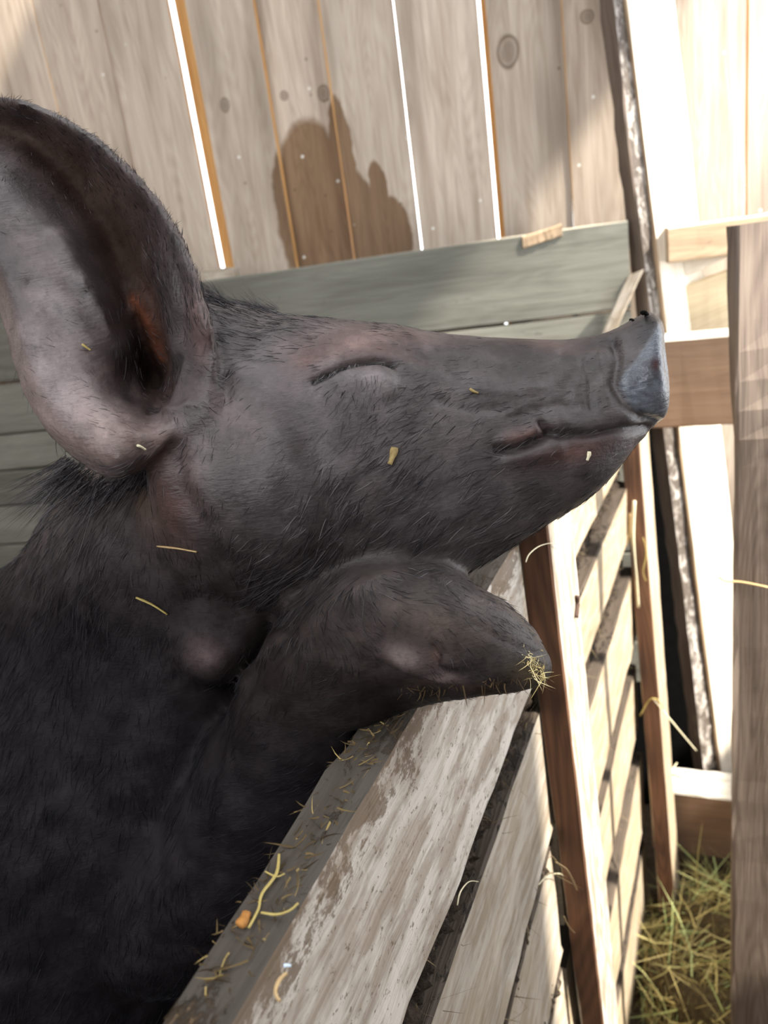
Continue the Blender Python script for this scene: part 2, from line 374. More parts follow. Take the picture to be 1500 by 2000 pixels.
slab('blocker_right_sill', [nf(NR, DJ, 0), nf(NR, 2.3, 0), nf(NR, 2.3, 1.02), nf(NR, DJ, 1.02)], 0.03, m_blocker)
slab('blocker_left', [nf(-2.05, 2.4, 0), nf(-2.05, -1.6, 0), nf(-2.05, -1.6, 3.2), nf(-2.05, 2.4, 3.2)], 0.03, m_blocker)
slab('blocker_front', [nf(-2.05, -1.6, 0), nf(NR, -1.6, 0), nf(NR, -1.6, 1.75), nf(-2.05, -1.6, 1.75)], 0.03, m_blocker)
slab('blocker_top', [nf(-2.3, -1.6, 3.2), nf(-1.0, -1.6, 3.2), nf(-1.0, 2.6, 3.2), nf(-2.3, 2.6, 3.2)], 0.03, m_blocker)
slab('blocker_top_near', [nf(-1.0, -1.6, 3.2), nf(NR, -1.6, 3.2), nf(NR, -0.3, 3.2), nf(-1.0, -0.3, 3.2)], 0.03, m_blocker)
slab('blocker_top_far', [nf(-0.65, 0.45, 3.2), nf(NR, 0.45, 3.2), nf(NR, 2.6, 3.2), nf(-0.65, 2.6, 3.2)], 0.03, m_blocker)

# ------------------------------------------------------------------ back fence of the pen: long horizontal boards
BFP = np.array([0, 1.87, 0.0])
bf = empty('pen_back_fence', BFP+Wv*-0.4)
tag(bf, 'grey-green weathered fence of wide horizontal boards behind the pig', 'fence')
pL, pR = onpl(-60, 585, BFP, Wn), onpl(1236, 436, BFP, Wn)
zt = onpl(800, 491, BFP, Wn)[2]
zcur = zt
m_edge = wood('pale board edge', (0.62, 0.58, 0.48), (0.4, 0.35, 0.28), dirt=0.15)  # paler edge on the uppermost fence board
L0, L1 = Wv*(pL@Wv-0.16), Wv*(pR@Wv-0.01)
off = Wn*(BFP@Wn)
zr_end = onpl(1225, 440, BFP, Wn)[2]; zl_end = onpl(390, 545, BFP, Wn)[2]
slope = (zr_end-zl_end)/((onpl(1225, 440, BFP, Wn)-onpl(390, 545, BFP, Wn))@Wv)
for i, hgt in enumerate((0.185, 0.135, 0.10, 0.10, 0.115, 0.12, 0.12, 0.12, 0.12)):
    zz = zcur-hgt
    beam('board', L0+off+Z*(zz+(slope*((L0-pL)@Wv-0) if i == 0 else 0)+0.004), L1+off+Z*(zz+0.004), Z*(hgt-0.005), Wn*-0.028, [m_grey, m_edge], bf, side_mats=[0, 1 if i == 0 else 0, 0, 0, 0], seg=20)
    zcur -= hgt
for uu in (-1.2, -0.35):
    P = Wv*uu+off-Wn*0.03
    beam('post', P, P+Z*(zt-0.08), Wv*0.07, -Wn*0.05, m_grey, bf)

# ------------------------------------------------------------------ side fence of the pen: rail, boards, posts
pf = empty('pen_fence', Fv*0.45+Nv*nA)
tag(pf, 'side fence with scuffed whitish top rail and pale boards, under the trotter', 'fence')
def fn(ff, nn, z): return Fv*ff+Nv*nn+Z*z
beam('top_rail', fn(-0.02, nA, RZ), fn(0.735, nA, RZ), -Z*0.160, -Nv*0.027, [m_rail, m_railtop, m_grime], pf, side_mats=[0, 2, 2, 1, 1], ch=0.004, jit=0.002, seg=30)
boards = [(1.133, 0.965), (0.932, 0.765), (0.735, 0.58), (0.55, 0.40), (0.375, 0.22), (0.195, 0.03)]
for i, (z1, z0) in enumerate(boards):
    beam('board', fn(-0.05, nA-0.004*i, z1), fn(0.735, nA-0.004*i, z1), -Z*(z1-z0), -Nv*0.027, [m_pale, m_grime], pf, side_mats=[0, 1, 1, 1, 0], jit=0.002, seg=24)
# dung caked in the slits, bulging and fibrous
def caking(orig, along, out, L, z0, z1, deep, r=rng):
    nx, nz = int(L/0.004), max(5, int((z1-z0)/0.004)); U, Vv = np.meshgrid(np.linspace(0, L, nx), np.linspace(0, 1, nz), indexing='ij')
    ph = r.uniform(0, 6, 8); b_ = sum(np.sin(U*f_+ph[i]+2*np.sin(Vv*5+ph[i+4])) for i, f_ in enumerate((60, 130, 260, 520)))/4
    h_ = deep+0.009*b_+0.004*r.normal(size=U.shape)*0.5
    P = orig+U[..., None]*along+(z0+Vv*(z1-z0))[..., None]*Z+h_[..., None]*out
    P = P.reshape(-1, 3); Q = P-out*0.02; idx = np.arange(nx*nz).reshape(nx, nz); f = np.stack([idx[:-1, :-1], idx[1:, :-1], idx[1:, 1:], idx[:-1, 1:]], -1).reshape(-1, 4)
    return np.concatenate([P]), f
def cakings(orig, along, out, L, spans, deep=-0.012):
    for z0, z1 in spans:
        V_, f_ = caking(orig, along, out, L, z0, z1, deep); n0 = len(V_); V2 = np.concatenate([V_, V_-out*0.03]); f2_ = np.concatenate([f_, f_[:, ::-1]+n0])
        o = mesh_obj('dung_caking', V2, f2_, m_dung, pf, smooth=True)
        k = int(L*260); P0 = V_[rng.integers(0, n0, k)]; D = rng.normal(size=(k, 3))+out*0.4-Z*0.3; D /= np.linalg.norm(D, axis=1, keepdims=True)
        ribbons('fibres', P0, D, rng.uniform(0.008, 0.03, k), rng.uniform(0.0004, 0.0012, k), m_fibre, 0.5, parent=pf)
m_dung = plain('caked dark dung', (0.05, 0.037, 0.028), 1.0, 130, 0.8, 1.0, 0.15)
CAKE = []
cakings(Nv*nA, Fv, Nv, 0.72, [(boards[0][0]-0.012, RZ-0.150)]+[(boards[i+1][0]-0.012, boards[i][1]+0.012) for i in range(5)])
# far panel, a little turned
def f2(s, nn, z): return B0+F2*s+N2*nn+Z*z
for i, (z1, z0) in enumerate([(1.335, 1.185), (1.120, 1.005), (0.935, 0.775), (0.705, 0.555), (0.485, 0.31), (0.24, 0.06)]):
    beam('board', f2(-0.02, -0.006-0.003*(i % 2), z1), f2(0.755, -0.006-0.003*(i % 2), z1), -Z*(z1-z0), -N2*0.027, [m_cream, m_grime], pf, side_mats=[0, 1, 1, 1, 0], jit=0.002, seg=16)
cakings(B0, F2, N2, 0.75, [(1.11, 1.195), (0.925, 1.015), (0.695, 0.785), (0.475, 0.565), (0.23, 0.32)], -0.030)
# near post, nailed on the outside, leaning a little: its front left corner runs down these two points
PP = Nv*(nA+0.031)
Pa, Pb = onpl(1073, 1060, PP, Nv), onpl(1178, 2000, PP, Nv)
dirp = (Pb-Pa)/np.linalg.norm(Pb-Pa)
def to_ground(P, Q):                            # extends the line P-Q down to the floor
    d = Q-P; return P+d*((0.0-P[2])/d[2])
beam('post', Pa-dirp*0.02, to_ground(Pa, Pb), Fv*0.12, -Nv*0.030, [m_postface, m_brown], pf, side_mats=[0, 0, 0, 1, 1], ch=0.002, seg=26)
# far post
mid = onpl(1281, 1300, B0+N2*0.034, N2)
mid = f2(0.705, 0.034, 0)+Z*mid[2]
def q2(px, py): return onpl(px, py, mid, F2)
Qa, Qb = q2(1247, 840), q2(1316, 1760)
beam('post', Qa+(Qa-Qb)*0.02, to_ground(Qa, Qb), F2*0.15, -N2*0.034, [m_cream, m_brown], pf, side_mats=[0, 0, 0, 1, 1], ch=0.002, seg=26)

# ------------------------------------------------------------------ gate frame in the corner: two beams, post behind, leaning plank
FB = Fv*1.66
gf = empty('gate_frame', Fv*1.66+Nv*-0.05)
tag(gf, 'gate frame of two thick horizontal brown beams with dusty tops at right, beyond the snout', 'gate')
def qb(px, py): return onpl(px, py, FB, Fv)
def beam_h(px, pyt, pyb, n0, n1, dpt, nm, mats):
    zt_, zb_ = qb(px, pyt)[2], qb(px, pyb)[2]
    return beam(nm, FB+Nv*n0+Z*zt_, FB+Nv*n1+Z*zt_, -Z*(zt_-zb_), Fv*dpt, mats, gf, side_mats=[0, 0, 0, 1, 0], ch=0.004)
nL = qb(1170, 660)@Nv; nR_ = qb(1560, 660)@Nv
ub = beam_h(1300, 664, 836, nL, nR_, 0.10, 'upper_beam', [m_beam, m_top])
lb = beam_h(1310, 1547, 1662, qb(1270, 1550)@Nv, nR_, 0.10, 'lower_beam', [m_beam, m_top])

FP1 = Fv*1.83
def q3(px, py): return onpl(px, py, FP1, Fv)
sp = empty('leaning_post', q3(1385, 1450)*[1, 1, 0])
tag(sp, 'tall upright post leaning right, blazing white front and flaking left edge, behind the gate beams', 'post')
Sa, Sb = q3(1222, 0), q3(1400, 1450)
Sa2 = Sa+(Sa-Sb)*0.25
TA = hd(82); TB = hd(-8)
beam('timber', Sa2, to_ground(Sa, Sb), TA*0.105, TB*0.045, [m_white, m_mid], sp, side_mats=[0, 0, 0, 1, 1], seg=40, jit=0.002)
Ta, Tb = q3(1197, 0)-Fv*0.004, q3(1372, 1450)-Fv*0.004
beam('bark_strip', Ta+(Ta-Tb)*0.25, to_ground(Ta, Tb), TA*0.031, TB*0.055, [m_flaky, m_plank], sp, side_mats=[0, 0, 0, 1, 1], seg=60, jit=0.004)

pt = atd(1441, 440, 0.97)
FP2 = Fv*(pt@Fv)
pb_ = onpl(1430, 1960, FP2, Fv)
lp = beam('leaning_plank', pt, to_ground(pt, pb_), hd(112)*0.092, hd(22)*0.022, m_plank, None, turn=(0.06, 0.20, 34), seg=40, jit=0.0022)
tag(lp, 'long grey-brown old plank standing at the right edge in front of the beams', 'plank')

m_yel = wood('yellowish board', (0.75, 0.62, 0.42), (0.55, 0.42, 0.26), dirt=0.05)
# ledge and braces beyond the gate, pale ones painted with sun glare
q4 = lambda px, py: onpl(px, py, BFP+Wn*0.03, Wn)
e0, e1 = q4(1325, 437), q4(1442, 430); e0[2] = e1[2] = (e0[2]+e1[2])/2
lg = beam('wall_ledge', e0-Wv*0.02, e1+Wv*0.25, -Z*0.07, -Wn*0.05, [m_mid, m_top], None, side_mats=[0, 0, 0, 1, 0])
tag(lg, 'short dirty ledge board right of the tall white post, above the slanting brace', 'board')
q5 = lambda px, py: onpl(px, py, Fv*1.86, Fv)
b0, b1 = q5(1340, 540), q5(1478, 478)
br = beam('slanting_brace', b0, b1+(b1-b0)*0.4, (Z*0.05+Nv*-0.01), Fv*0.03, m_white, None)
tag(br, 'pale sunlit brace slanting up to the right, above the yellowish board', 'brace')
p0, p1 = q5(1330, 560), q5(1470, 508)
yb = beam('yellowish_board', p0, p1+(p1-p0)*0.4, -Z*0.14, Fv*0.02, m_yel, None)
tag(yb, 'wide yellowish board just above the dusty top of the upper gate beam', 'board')
q6 = lambda px, py: onpl(px, py, Fv*1.775, Fv)
c0, c1 = q6(1172, 662), q6(1226, 540)
sb = beam('short_brace', c0-(c1-c0)*0.1, c1, Nv*0.032+Z*0.01, Fv*0.022, m_pale, None)
tag(sb, 'short pale brace slanting up behind the tip of the snout, against the dark back fence', 'brace')
# small lumps on the wall rail
k0, k1 = onpl(1020, 462, BFP+Wn*0.005, Wn), onpl(1097, 436, BFP+Wn*0.005, Wn)
wg = beam('wood_wedge', k0, k1, -Z*0.026, -Wn*0.035, [m_mid, m_top], None, side_mats=[0, 0, 0, 0, 1])
tag(wg, 'brown wooden wedge lying on the back fence top, left of the tall white post', 'wedge')
k0, k1 = onpl(395, 527, BFP-Wn*0.02, Wn), onpl(456, 522, BFP-Wn*0.02, Wn)
wg2 = beam('wood_block', k0, k1, -Z*0.04, -Wn*0.04, m_pale, None)
tag(wg2, 'small pale wood block on the back fence beside the top of the ear', 'block')
# added black panel, shade put in as colour, between far post and leaning post
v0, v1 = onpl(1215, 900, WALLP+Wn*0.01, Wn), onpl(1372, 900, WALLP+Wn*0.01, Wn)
vb = beam('gap_shade_panel', v0*[1, 1, 0], v0*[1, 1, 0]+Z*1.30, Wv*((v1-v0)@Wv), Wn*0.02, m_black, None)
tag(vb, 'black panel standing in for deep shade behind the gate beams, left of the leaning post foot', 'board')

# ------------------------------------------------------------------ hay
m_hay = tinted('hay blades', (0.10, 0.07, 0.025), (0.72, 0.60, 0.24), 0.6, 0.3, (0.42, 0.50, 0.2))
m_straw = tinted('straw', (0.55, 0.42, 0.16), (0.72, 0.62, 0.34), 0.5)
hc = atd(1400, 1930, 2.05); hc = np.array([hc[0], hc[1], 0.0])
hc = onz(1400, 1960, 0.12)*[1, 1, 0]+Nv*0.13
# mound under the blades
bm = bmesh.new(); bmesh.ops.create_uvsphere(bm, u_segments=48, v_segments=24, radius=1.0)
mv = np.array([v.co[:] for v in bm.verts]); mf = [[v.index for v in f.verts] for f in bm.faces]; bm.free()
hr = np.array([0.24, 0.42, 0.17])
wob = 1+0.10*np.sin(mv[:, :1]*9+mv[:, 1:2]*7)+0.05*np.sin(mv[:, 1:2]*19)
mv2 = hc+mv*hr*wob
hay = mesh_obj('hay_pile', mv2, mf, plain('matted hay', (0.07, 0.05, 0.02), 0.95, 90, 0.9, 1.0), smooth=True, origin=hc)
tag(hay, 'heap of yellow-green hay on the ground at the lower right', 'hay', kind='stuff')
n = 4200
dv = rng.normal(size=(n, 3)); dv[:, 2] = abs(dv[:, 2]); dv /= np.linalg.norm(dv, axis=1, keepdims=True)
P0 = hc+dv*hr*rng.uniform(0.95, 1.08, (n, 1))
D = rng.normal(size=(n, 3)); D -= dv*(D*dv).sum(1, keepdims=True)*0.75; D /= np.linalg.norm(D, axis=1, keepdims=True)
hb = ribbons('hay_blades', P0, D, rng.uniform(0.03, 0.13, n), rng.uniform(0.0012, 0.0045, n), m_hay, 0.45, parent=hay)

# ------------------------------------------------------------------ the pig: one implicit body turned into one mesh
def W(px, py, dep): return atd(px, py, dep)
def pxr(r, dep): return r*dep/FPX
DX = 0.0037
gx = np.arange(-0.66, 0.285, DX); gy = np.arange(0.22, 1.04, DX)
gz = np.concatenate([np.arange(-0.01, 0.94, 0.010), np.arange(0.94, 1.90, DX)])
FLD = np.full((len(gx), len(gy), len(gz)), 0.5, np.float32)
def sub(lo, hi):
    s = []
    for g_, a, b in zip((gx, gy, gz), lo, hi):
        i0, i1 = np.searchsorted(g_, a), np.searchsorted(g_, b); s.append(slice(max(0, i0-1), min(len(g_), i1+1)))
    return tuple(s)
def pts_of(sl): return np.meshgrid(gx[sl[0]].astype(np.float32), gy[sl[1]].astype(np.float32), gz[sl[2]].astype(np.float32), indexing='ij', sparse=True)
def smin(a, b, k):
    h = np.clip(0.5+0.5*(b-a)/k, 0, 1); return b+(a-b)*h-k*h*(1-h)
def smax(a, b, k): return -smin(-a, -b, k)
def add_field(sl, f, k): FLD[sl] = smin(FLD[sl], f.astype(np.float32), k)
def capsule(A, rA, Bp, rB, k=0.03, target=None):
    A, Bp = np.asarray(A, float), np.asarray(Bp, float); m = max(rA, rB)+k+0.012
    sl = sub(np.minimum(A, Bp)-m, np.maximum(A, Bp)+m); x, y, z = pts_of(sl)
    d = Bp-A; l2 = float(d@d)+1e-9
    t = np.clip(((x-A[0])*d[0]+(y-A[1])*d[1]+(z-A[2])*d[2])/l2, 0, 1)
    f = np.sqrt((x-A[0]-t*d[0])**2+(y-A[1]-t*d[1])**2+(z-A[2]-t*d[2])**2)-(rA+(rB-rA)*t)
    add_field(sl, f, k)
def chain(nodes, k=0.03):
    P = [W(a, b, c) for a, b, c, r in nodes]; r_ = [pxr(r, c) for a, b, c, r in nodes]
    for i in range(len(P)-1): capsule(P[i], r_[i], P[i+1], r_[i+1], k if i else k)

# trunk, rearing up behind the rail
S0 = W(120, 1600, 0.72)
chain([(490, 930, 0.575, 255), (330, 1150, 0.63, 235), (150, 1500, 0.71, 385)], 0.05)
capsule(W(150, 1500, 0.71), pxr(385, 0.71), W(120, 1640, 0.72), 0.19, 0.05)
RUMP = S0+np.array([-0.05, 0.03, -0.55])
capsule(W(120, 1640, 0.72), 0.19, RUMP, 0.20, 0.06)
for sgn in (-1, 1):
    hip = RUMP+Fv*0.09*sgn+Nv*0.02; knee = np.array([*(hip+Nv*0.12+Fv*0.02*sgn)[:2], 0.32]); hock = np.array([*(hip-Nv*0.07)[:2], 0.17]); foot = np.array([*(hip-Nv*0.02)[:2], 0.028])
    capsule(hip, 0.12, knee, 0.085, 0.04); capsule(knee, 0.08, hock, 0.038, 0.03); capsule(hock, 0.036, foot, 0.026, 0.02); capsule(foot, 0.026, foot+Nv*0.045-Z*0.004, 0.022, 0.01)
# shoulder and the knob of the shoulder joint
chain([(350, 1370, 0.575, 150), (300, 1560, 0.60, 190)], 0.04)
chain([(418, 1275, 0.520, 62), (450, 1238, 0.525, 58)], 0.028)
# throat and jowl rolls
chain([(430, 1050, 0.53, 95), (520, 1100, 0.515, 85)], 0.03)

# head, as cross-sections along a slightly turned axis
HA = math.radians(8); HO = np.array([(900-750)/FPX*0.50, -(850-1000)/FPX*0.50, 0.50])      # camera frame (right, up, depth)
HU = np.array([math.cos(HA), 0, -math.sin(HA)]); HW = np.array([-math.sin(HA), 0, -math.cos(HA)])
def h_uv(px, py):
    d = np.array([(px-750)/FPX, -(py-1000)/FPX, 1.0]); t = (HO@HW)/(d@HW); q = d*t-HO; return q@HU, q[1]
top = [(340, 640), (400, 600), (430, 599), (500, 613), (560, 626), (640, 630), (700, 634), (780, 642), (860, 654), (950, 662), (1050, 666), (1110, 664), (1165, 656), (1200, 643), (1235, 622), (1265, 611), (1285, 616), (1310, 640)]
bot = [(340, 1060), (400, 1120), (460, 1160), (540, 1178), (600, 1168), (700, 1140), (800, 1132), (860, 1128), (915, 1118), (960, 1093), (1020, 1056), (1080, 1020), (1140, 985), (1180, 950), (1215, 908), (1240, 872), (1268, 846), (1290, 838), (1310, 834)]
wid = [(340, .070), (420, .082), (500, .088), (600, .087), (700, .080), (800, .069), (900, .058), (1000, .050), (1100, .043), (1170, .039), (1220, .038), (1260, .040), (1290, .0395), (1310, .038)]
tu, tv = np.array([h_uv(*p) for p in top]).T; bu, bv = np.array([h_uv(*p) for p in bot]).T; wu = np.array([h_uv(p[0], 850)[0] for p in wid]); ww = np.array([p[1] for p in wid])
disc = sorted([(h_uv(*p)[1], h_uv(*p)[0]) for p in ((1270, 606), (1289, 622), (1293, 645), (1288, 690), (1293, 730), (1300, 780), (1300, 812), (1292, 838))])
dv_, du_ = np.array(disc).T
RM = R                                                     # world = R @ (right, up, -depth)
def to_cam(x, y, z):
    X, Y, Zc = x, y, z-np.float32(1.6)
    cx = R[0, 0]*X+R[1, 0]*Y+R[2, 0]*Zc; cy = R[0, 1]*X+R[1, 1]*Y+R[2, 1]*Zc; cz = -(R[0, 2]*X+R[1, 2]*Y+R[2, 2]*Zc)
    return cx, cy, cz
hp = np.array([W(px, py, d) for px in (330, 1330) for py in (560, 1220) for d in (0.36, 0.68)])
sl = sub(hp.min(0), hp.max(0)); cx, cy, cz = to_cam(*pts_of(sl))
qx, qy, qz = cx-HO[0], cy-HO[1], cz-HO[2]
u = qx*HU[0]+qz*HU[2]; v = qy; w_ = qx*HW[0]+qz*HW[2]; del qx, qz, cx, cy, cz
sm = np.linspace(-0.22, 0.16, 600)
def sinterp(xx, xs, ys):
    y = np.interp(sm, xs, ys); kk = np.exp(-np.linspace(-2, 2, 17)**2); kk /= kk.sum(); y = np.convolve(np.pad(y, 8, 'edge'), kk, 'valid'); return np.interp(xx, sm, y).astype(np.float32)
T = sinterp(u, tu, tv); Bm = sinterp(u, bu, bv); HWD = sinterp(u, wu, ww)
hh = (T-Bm)/2; vv = (v-(T+Bm)/2)/hh
HWD = HWD*(1-0.22*np.clip(-vv, 0, 1)**2-0.10*np.clip(vv, 0, 1)**2)
rr_ = (np.abs(vv)**2.35+np.abs(w_/HWD)**2.35)**(1/2.35)
fh = (rr_-1)*np.minimum(hh, HWD)*0.85
umax = np.interp(v, dv_, du_).astype(np.float32)-0.004*(np.abs(w_)/0.04)**2
fh = smax(fh, u-umax, 0.010); fh = smax(fh, np.float32(h_uv(350, 850)[0])-u, 0.02)
# nostrils
for s in (-1, 1):
    nu, nv = h_uv(1296, 712); d = np.sqrt(((u-nu)/0.014)**2+((v-nv)/0.011)**2+((w_-s*0.016)/0.0075)**2)-1
    fh = smax(fh, -d*0.0075, 0.004)
add_field(sl, fh, 0.022); del fh, u, v, w_, T, Bm, hh, vv, rr_, umax, HWD

# near foreleg: forearm up behind the rail, pastern and trotter over it
chain([(330, 1760, 0.58, 165), (450, 1660, 0.55, 148), (525, 1520, 0.525, 140), (590, 1400, 0.505, 135), (668, 1290, 0.485, 140)], 0.009)
chain([(668, 1290, 0.485, 140), (745, 1240, 0.472, 134), (850, 1243, 0.466, 118), (945, 1262, 0.462, 84), (1012, 1290, 0.460, 47), (1048, 1303, 0.459, 24)], 0.015)
chain([(1012, 1268, 0.492, 45), (1046, 1285, 0.494, 22)], 0.006)               # the inner toe, a little behind
chain([(850, 1235, 0.485, 110), (950, 1250, 0.492, 78), (1012, 1268, 0.492, 45)], 0.01)
chain([(796, 1285, 0.432, 34), (838, 1302, 0.431, 25)], 0.009)                 # dewclaws
chain([(878, 1318, 0.440, 27), (905, 1330, 0.444, 17)], 0.007)
chain([(850, 1262, 0.431, 19), (866, 1286, 0.433, 22)], 0.006)
# far foreleg beside it, behind the near one
chain([(470, 1500, 0.70, 120), (640, 1330, 0.64, 95), (720, 1270, 0.60, 90), (840, 1245, 0.585, 84), (930, 1265, 0.58, 56), (985, 1285, 0.58, 30)], 0.02)

# ear: a curved sheet inside an outline, hollowed towards the camera
EO = [(430, 700), (418, 640), (402, 590), (385, 530), (360, 465), (318, 395), (262, 330), (195, 270), (115, 220), (40, 192), (-40, 186), (-110, 230), (-115, 330), (-60, 470), (-5, 590), (18, 690), (48, 775), (92, 850), (146, 902), (198, 934), (240, 940), (283, 915), (322, 872), (350, 838), (400, 800)]
EC = [(372, 560), (352, 480), (312, 405), (258, 345), (190, 285), (110, 235), (40, 205), (-40, 198), (-100, 240), (-105, 330), (-50, 470), (5, 590), (28, 690), (58, 770), (100, 842), (150, 892), (200, 922), (240, 928), (275, 900), (300, 850), (318, 790), (345, 720), (365, 650)]
GX = np.arange(-200, 560, 4.0); GY = np.arange(120, 1010, 4.0); PXg, PYg = np.meshgrid(GX, GY, indexing='ij')
def poly_sdf(P, X, Y):
    P = np.array(P, float); d = np.full(X.shape, 1e9); ins = np.zeros(X.shape, bool)
    for i in range(len(P)):
        a, b = P[i], P[(i+1) % len(P)]; e = b-a; wx, wy = X-a[0], Y-a[1]; t = np.clip((wx*e[0]+wy*e[1])/(e@e), 0, 1)
        d = np.minimum(d, np.hypot(wx-t*e[0], wy-t*e[1]))
        c = ((a[1] > Y) != (b[1] > Y)) & (X < (b[0]-a[0])*(Y-a[1])/((b[1]-a[1]) or 1e-9)+a[0]); ins ^= c
    return np.where(ins, -d, d)
def line_d(P, X, Y):
    P = np.array(P, float); d = np.full(np.shape(X), 1e9)
    for i in range(len(P)-1):
        a, b = P[i], P[i+1]; e = b-a; wx, wy = X-a[0], Y-a[1]; t = np.clip((wx*e[0]+wy*e[1])/(e@e), 0, 1)
        d = np.minimum(d, np.hypot(wx-t*e[0], wy-t*e[1]))
    return d
def smooth2(A, n=3):
    for _ in range(n):
        A = np.pad(A, 1, 'edge'); A = (A[:-2, 1:-1]+A[2:, 1:-1]+A[1:-1, :-2]+A[1:-1, 2:]+2*A[1:-1, 1:-1])/6
    return A
sO = poly_sdf(EO, PXg, PYg); sC = poly_sdf(EC, PXg, PYg)
valley = [(-60, 230), (60, 270), (140, 345), (215, 450), (265, 570), (298, 680), (305, 760)]
dvl = line_d(valley, PXg, PYg)
rel = 0.012-0.050*np.exp(-(dvl/82)**2)-0.026*np.exp(-((PXg-298)**2+(PYg-735)**2)/70**2)
right = line_d([(418, 640), (385, 530), (318, 395), (195, 270), (40, 192)], PXg, PYg)
left = line_d([(-115, 330), (-60, 470), (-5, 590), (18, 690), (48, 775), (92, 850), (146, 902), (198, 934), (240, 940), (283, 915)], PXg, PYg)
rel += 0.010*np.exp(-(right/26)**2)-0.018*np.exp(-(left/30)**2)
rel += 0.007*np.exp(-(line_d([(110, 470), (165, 560), (215, 650), (262, 735), (285, 800)], PXg, PYg)/17)**2)
rel -= 0.005*np.exp(-(line_d([(60, 560), (120, 640), (170, 700), (215, 770)], PXg, PYg)/22)**2)
rel += 0.009*np.exp(-(line_d([(262, 560), (292, 630), (312, 700)], PXg, PYg)/13)**2)
rel += 0.006*np.exp(-(line_d([(330, 500), (350, 590), (340, 680)], PXg, PYg)/16)**2)
rel += 0.010*np.exp(-((PXg-245)**2+(PYg-840)**2)/60**2)
rel = smooth2(rel, 3); grad = np.hypot(*np.gradient(rel, 4.0*0.44/FPX))
def samp(A, px, py):
    i = np.clip((px-GX[0])/4.0, 0, len(GX)-1.01); j = np.clip((py-GY[0])/4.0, 0, len(GY)-1.01)
    i0 = i.astype(np.int32); j0 = j.astype(np.int32); fi = i-i0; fj = j-j0
    return (A[i0, j0]*(1-fi)*(1-fj)+A[i0+1, j0]*fi*(1-fj)+A[i0, j0+1]*(1-fi)*fj+A[i0+1, j0+1]*fi*fj).astype(np.float32)
ED = 0.440
ep = np.array([W(px, py, d) for px in (-150, 470) for py in (150, 980) for d in (0.38, 0.56)])
sl = sub(ep.min(0), ep.max(0)); cx, cy, cz = to_cam(*pts_of(sl))
ppx = cx/cz*FPX+750; ppy = 1000-cy/cz*FPX; del cx, cy
g_ = samp(rel, ppx, ppy); gr = samp(grad, ppx, ppy); so_ = samp(sO, ppx, ppy)*cz/FPX; sc_ = samp(sC, ppx, ppy)*cz/FPX
wp = ED-cz
# carve the hollow out of head and neck in front of the sheet, then add the sheet
C = np.maximum(sc_, (g_-wp)/np.sqrt(1+gr*gr)); C = np.where((wp > 0.09) | (wp < -0.12), 1.0, C)
FLD[sl] = smax(FLD[sl], -C, 0.008)
fe = np.maximum(np.abs(wp-g_)/np.sqrt(1+gr*gr)-0.0048, 0)
fe = np.where(so_ > -0.005, np.hypot(np.abs(wp-g_)/np.sqrt(1+gr*gr), np.maximum(so_+0.005, 0))-0.0052, np.abs(wp-g_)/np.sqrt(1+gr*gr)-0.0048)
add_field(sl, fe, 0.010)
del ppx, ppy, g_, gr, so_, sc_, wp, C, fe, cz
# root of the ear on the head, and the hidden far ear, folded back
chain([(455, 720, 0.500, 90), (375, 790, 0.485, 48)], 0.02)
chain([(470, 720, 0.62, 60), (400, 640, 0.66, 54), (330, 560, 0.69, 40), (262, 505, 0.71, 18)], 0.02)
# the flesh stops at the rail it rests on
x, y, z = pts_of(sub((-0.7, 0.2, 0.9), (0.3, 1.1, 1.36))); sl = sub((-0.7, 0.2, 0.9), (0.3, 1.1, 1.36))
nn = x*Nv[0]+y*Nv[1]
box = np.maximum(np.abs(nn-(nA-0.0135))-0.0155, z-(RZ+0.0015))
FLD[sl] = smax(FLD[sl], -box, 0.004)
x, y, z = pts_of(sub((-0.7, 0.2, -0.1), (0.3, 1.1, 0.95))); sl = sub((-0.7, 0.2, -0.1), (0.3, 1.1, 0.95))
FLD[sl] = smax(FLD[sl], x*Nv[0]+y*Nv[1]-(nA-0.036)+0*z, 0.01)
FLD[:, :, 0] = 0.3

